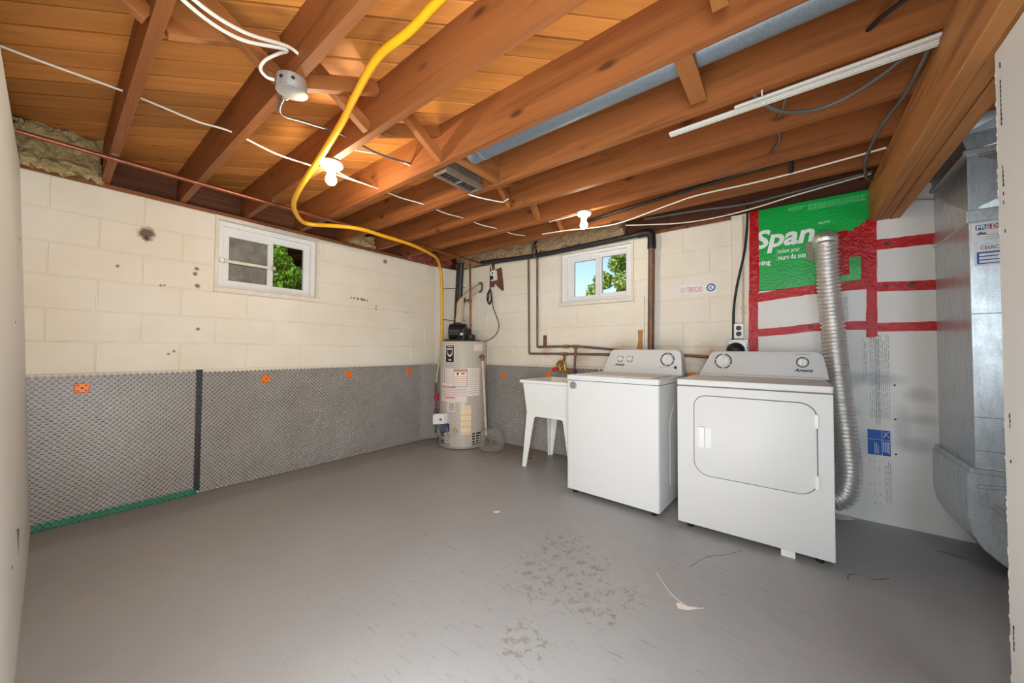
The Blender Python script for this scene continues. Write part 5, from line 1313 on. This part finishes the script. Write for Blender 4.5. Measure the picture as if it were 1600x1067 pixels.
cable('short dark cable bridging two joists near the beam', [(3.52, -1.12, 2.19), (3.52, -1.02, 2.185), (3.50, -0.92, 2.2), (3.47, -0.80, 2.235)], 0.006, M['grey_cable'])
cable('black cable entering a joist hole right of the round duct', [(3.783, -1.544, 2.244), (3.81, -1.60, 2.235), (3.86, -1.66, 2.225), (3.95, -1.74, 2.22)], 0.008, M['black'])

# ------------------------------------------------------------------ insulation
tag(obj('insulation_batt', lump(MB(), -0.09, 0.10, -3.50, -3.15, 2.17, 2.40, (14, 34, 22), 0.06, 13, 3.0), M['wool']), 'ragged yellow mineral wool stuffed above the left wall', 'insulation')
tag(obj('insulation_batt', lump(MB(), -0.09, 0.0, -1.50, -1.17, 2.185, 2.30, (7, 14, 7), 0.03, 14, 8.0), M['wool']), 'yellow insulation lumps above the wall right of the left window', 'insulation')
tag(obj('insulation_batt', lump(MB(), -0.08, 0.04, -0.75, -0.10, 2.16, 2.34, (7, 22, 8), 0.03, 13, 12.0), M['pink_wool']), 'pink fibreglass stuffed above the wall corner', 'insulation')
tag(obj('insulation_batt', lump(MB(), 0.06, 1.27, -0.03, 0.05, 2.16, 2.33, (46, 5, 8), 0.03, 10, 15.0), M['dusty_wool']), 'dusty tan insulation above the back wall left of the window', 'insulation')
tag(obj('insulation_batt', lump(MB(), 1.34, 2.32, -0.02, 0.05, 2.18, 2.37, (40, 5, 8), 0.03, 10, 21.0), M['dusty_wool']), 'dusty tan insulation above the back window', 'insulation')

# ------------------------------------------------------------------ scraps on the floor
def scrap(name, label, pts, z, mat, curl=0.004):
    mb = MB(); n = len(pts); c = Vector((sum(p[0] for p in pts)/n, sum(p[1] for p in pts)/n, 0))
    vs = []
    for d in (0.0006, 0.0022):
        vs += [(p[0], p[1], z+d+curl*abs(noise.noise(Vector((p[0]*30, p[1]*30, 0))))) for p in pts]
    mb.add(vs, [tuple(range(n))[::-1], tuple(range(n, 2*n))] + [(i, (i+1) % n, n+(i+1) % n, n+i) for i in range(n)])
    return tag(obj(name, mb, mat), label, 'scrap')
scrap('paper_scrap', 'torn white paper scrap on the floor under the foil duct', [(3.74, -0.13), (3.80, -0.14), (3.87, -0.09), (3.85, -0.05), (3.77, -0.045)], 0, M['paper'], 0.015)
scrap('paint_chip', 'white peeling paint chip with a tail on the floor before the dryer', [(3.165, -1.655), (3.20, -1.64), (3.235, -1.60), (3.225, -1.60), (3.195, -1.618), (3.165, -1.61), (3.15, -1.63)], 0, M['paper'], 0.003)
scrap('paint_chip', 'small white paint chip on the floor in front of the washer', [(1.955, -1.455), (1.98, -1.46), (1.995, -1.43), (1.975, -1.425)], 0, M['paper'], 0.003)
scrap('metal_scrap', 'thin pale strip on the floor before the sheet metal duct', [(4.17, -0.30), (4.27, -0.33), (4.28, -0.30), (4.20, -0.27)], 0, M['duct_steel'], 0.004)
scrap('wood_chip', 'small dark chip on the floor under the laundry tub', [(1.45, -0.33), (1.48, -0.335), (1.485, -0.31), (1.455, -0.305)], 0, M['brownboard'], 0.006)
fl_ = MB().tube([(3.02, -1.455, 0.0006), (3.07, -1.52, 0.0006), (3.13, -1.585, 0.0006), (3.20, -1.615, 0.0006), (3.25, -1.585, 0.0006)], 0.0014, 6, 5)
obj('paint_scratch', fl_, M['paper'], floor)
obj('paint_scratch', MB().tube([(3.76, -0.94, 0.0004), (3.765, -0.89, 0.0004), (3.80, -0.86, 0.0004), (3.86, -0.86, 0.0004), (3.92, -0.80, 0.0004)], 0.0025, 6, 5), M['print'], floor)
obj('crack', MB().tube([(3.33, -0.96, 0.0003), (3.27, -1.06, 0.0003), (3.19, -1.15, 0.0003), (3.14, -1.30, 0.0003)], 0.0011, 6, 5), M['print'], floor)

# ------------------------------------------------------------------ outdoors
struct(obj('ground', MB().box(-14, -0.25, -10, 0.3, 1.2, 1.40).box(-14, 14, 0.3, 26, 1.2, 1.42), M['grass']), 'lawn outside the basement windows')
def leaf_ball(centres, count, size, seed, droop=0.0):
    r = random.Random(seed); mb = MB()
    for _ in range(count):
        c, rad_ = centres[r.randrange(len(centres))]
        v = Vector((r.gauss(0, 1), r.gauss(0, 1), r.gauss(0, 1))).normalized() * rad_ * r.random()**0.4
        p = Vector(c) + v
        a = Vector((r.gauss(0, 1), r.gauss(0, 1), r.gauss(0, 1)-droop)).normalized(); b = a.orthogonal().normalized()
        b = (b*math.cos(r.random()*6.28) + a.cross(b)*math.sin(r.random()*6.28)).normalized()
        L_ = size*r.uniform(0.6, 1.3)
        mb.add([p-a*L_, p+b*L_*0.55, p+a*L_, p-b*L_*0.55], [(0, 1, 2, 3)])
    return mb
tr = thing('leafy_tree', 'tall leafy green tree outside the back window', 'tree', (0.2, 7.2, 1.4))
rt = random.Random(5); cs = []
for k in range(75):
    zc = rt.uniform(2.85, 5.0); xl = -1.30 + max(0, zc-3.0)*0.75
    cs.append(((rt.uniform(xl, 1.5), 7.2 + rt.uniform(-0.6, 0.8), zc), 0.27))
obj('foliage', leaf_ball(cs, 30000, 0.055, 11), M['leaf'], tr, kind='stuff', flip=False)
tk = MB().tube([(0.2, 7.2, 1.3), (0.22, 7.2, 2.4), (0.15, 7.2, 3.6), (0.2, 7.2, 4.9)], 0.12, 10, 4, rad=lambda k: 0.13-0.008*k)
for dx, dz in ((-0.3, 3.9), (0.3, 4.2)): tk.tube([(0.2, 7.2, dz-0.7), (0.2+dx*0.5, 7.1, dz-0.25), (0.2+dx, 7.0, dz)], 0.03, 6, 3)
obj('trunk', tk, M['bark'], tr, smooth=60)
cdr = thing('cedar_shrub', 'bright green cedar branches outside the left window', 'shrub', (-1.0, -1.65, 1.4))
cs = [((-1.0+rt.uniform(-0.2, 0.2), -1.72+rt.uniform(-0.10, 0.10), 1.45+0.75*rt.random()), 0.10) for _ in range(40)]
obj('foliage', leaf_ball(cs, 5000, 0.026, 12, 1.5), M['needle'], cdr, kind='stuff', flip=False)
obj('stem', MB().tube([(-1.0, -1.7, 1.38), (-1.02, -1.72, 1.8), (-1.0, -1.70, 2.05)], 0.012, 6, 3), M['bark'], cdr)
hd = thing('hedge', 'bluish green low bush outside the left window', 'shrub', (-1.5, -1.35, 1.4))
cs = [((-1.5+rt.uniform(-0.3, 0.3), -1.30+rt.uniform(-0.35, 0.35), 1.42+0.42*rt.random()), 0.10) for _ in range(24)]
obj('foliage', leaf_ball(cs, 3200, 0.026, 13), M['hedge'], hd, kind='stuff', flip=False)
obj('stem', MB().tube([(-1.5, -1.3, 1.38), (-1.5, -1.32, 1.7)], 0.014, 6, 3), M['bark'], hd)
pd = thing('porch_deck', 'dark wooden porch underside outside the left window', 'deck', (-1.8, -1.8, 1.4))
for k in range(16): obj('deck_board', MB().box(-3.4+k*0.15, -3.4+k*0.15+0.14, -3.6, 0.1, 2.52, 2.55), M['deckwood'], pd)
for y in (-2.9, -2.2, -1.5, -0.8): obj('deck_joist', MB().box(-3.4, -0.95, y, y+0.04, 2.34, 2.52), M['deckwood'], pd)
obj('skirt', MB().box(-3.5, -3.4, -3.6, 0.1, 1.4, 2.55), M['deckwood'], pd)
for y in (-3.5, -0.2): obj('post', MB().box(-1.06, -0.97, y, y+0.09, 1.4, 2.34), M['deckwood'], pd)
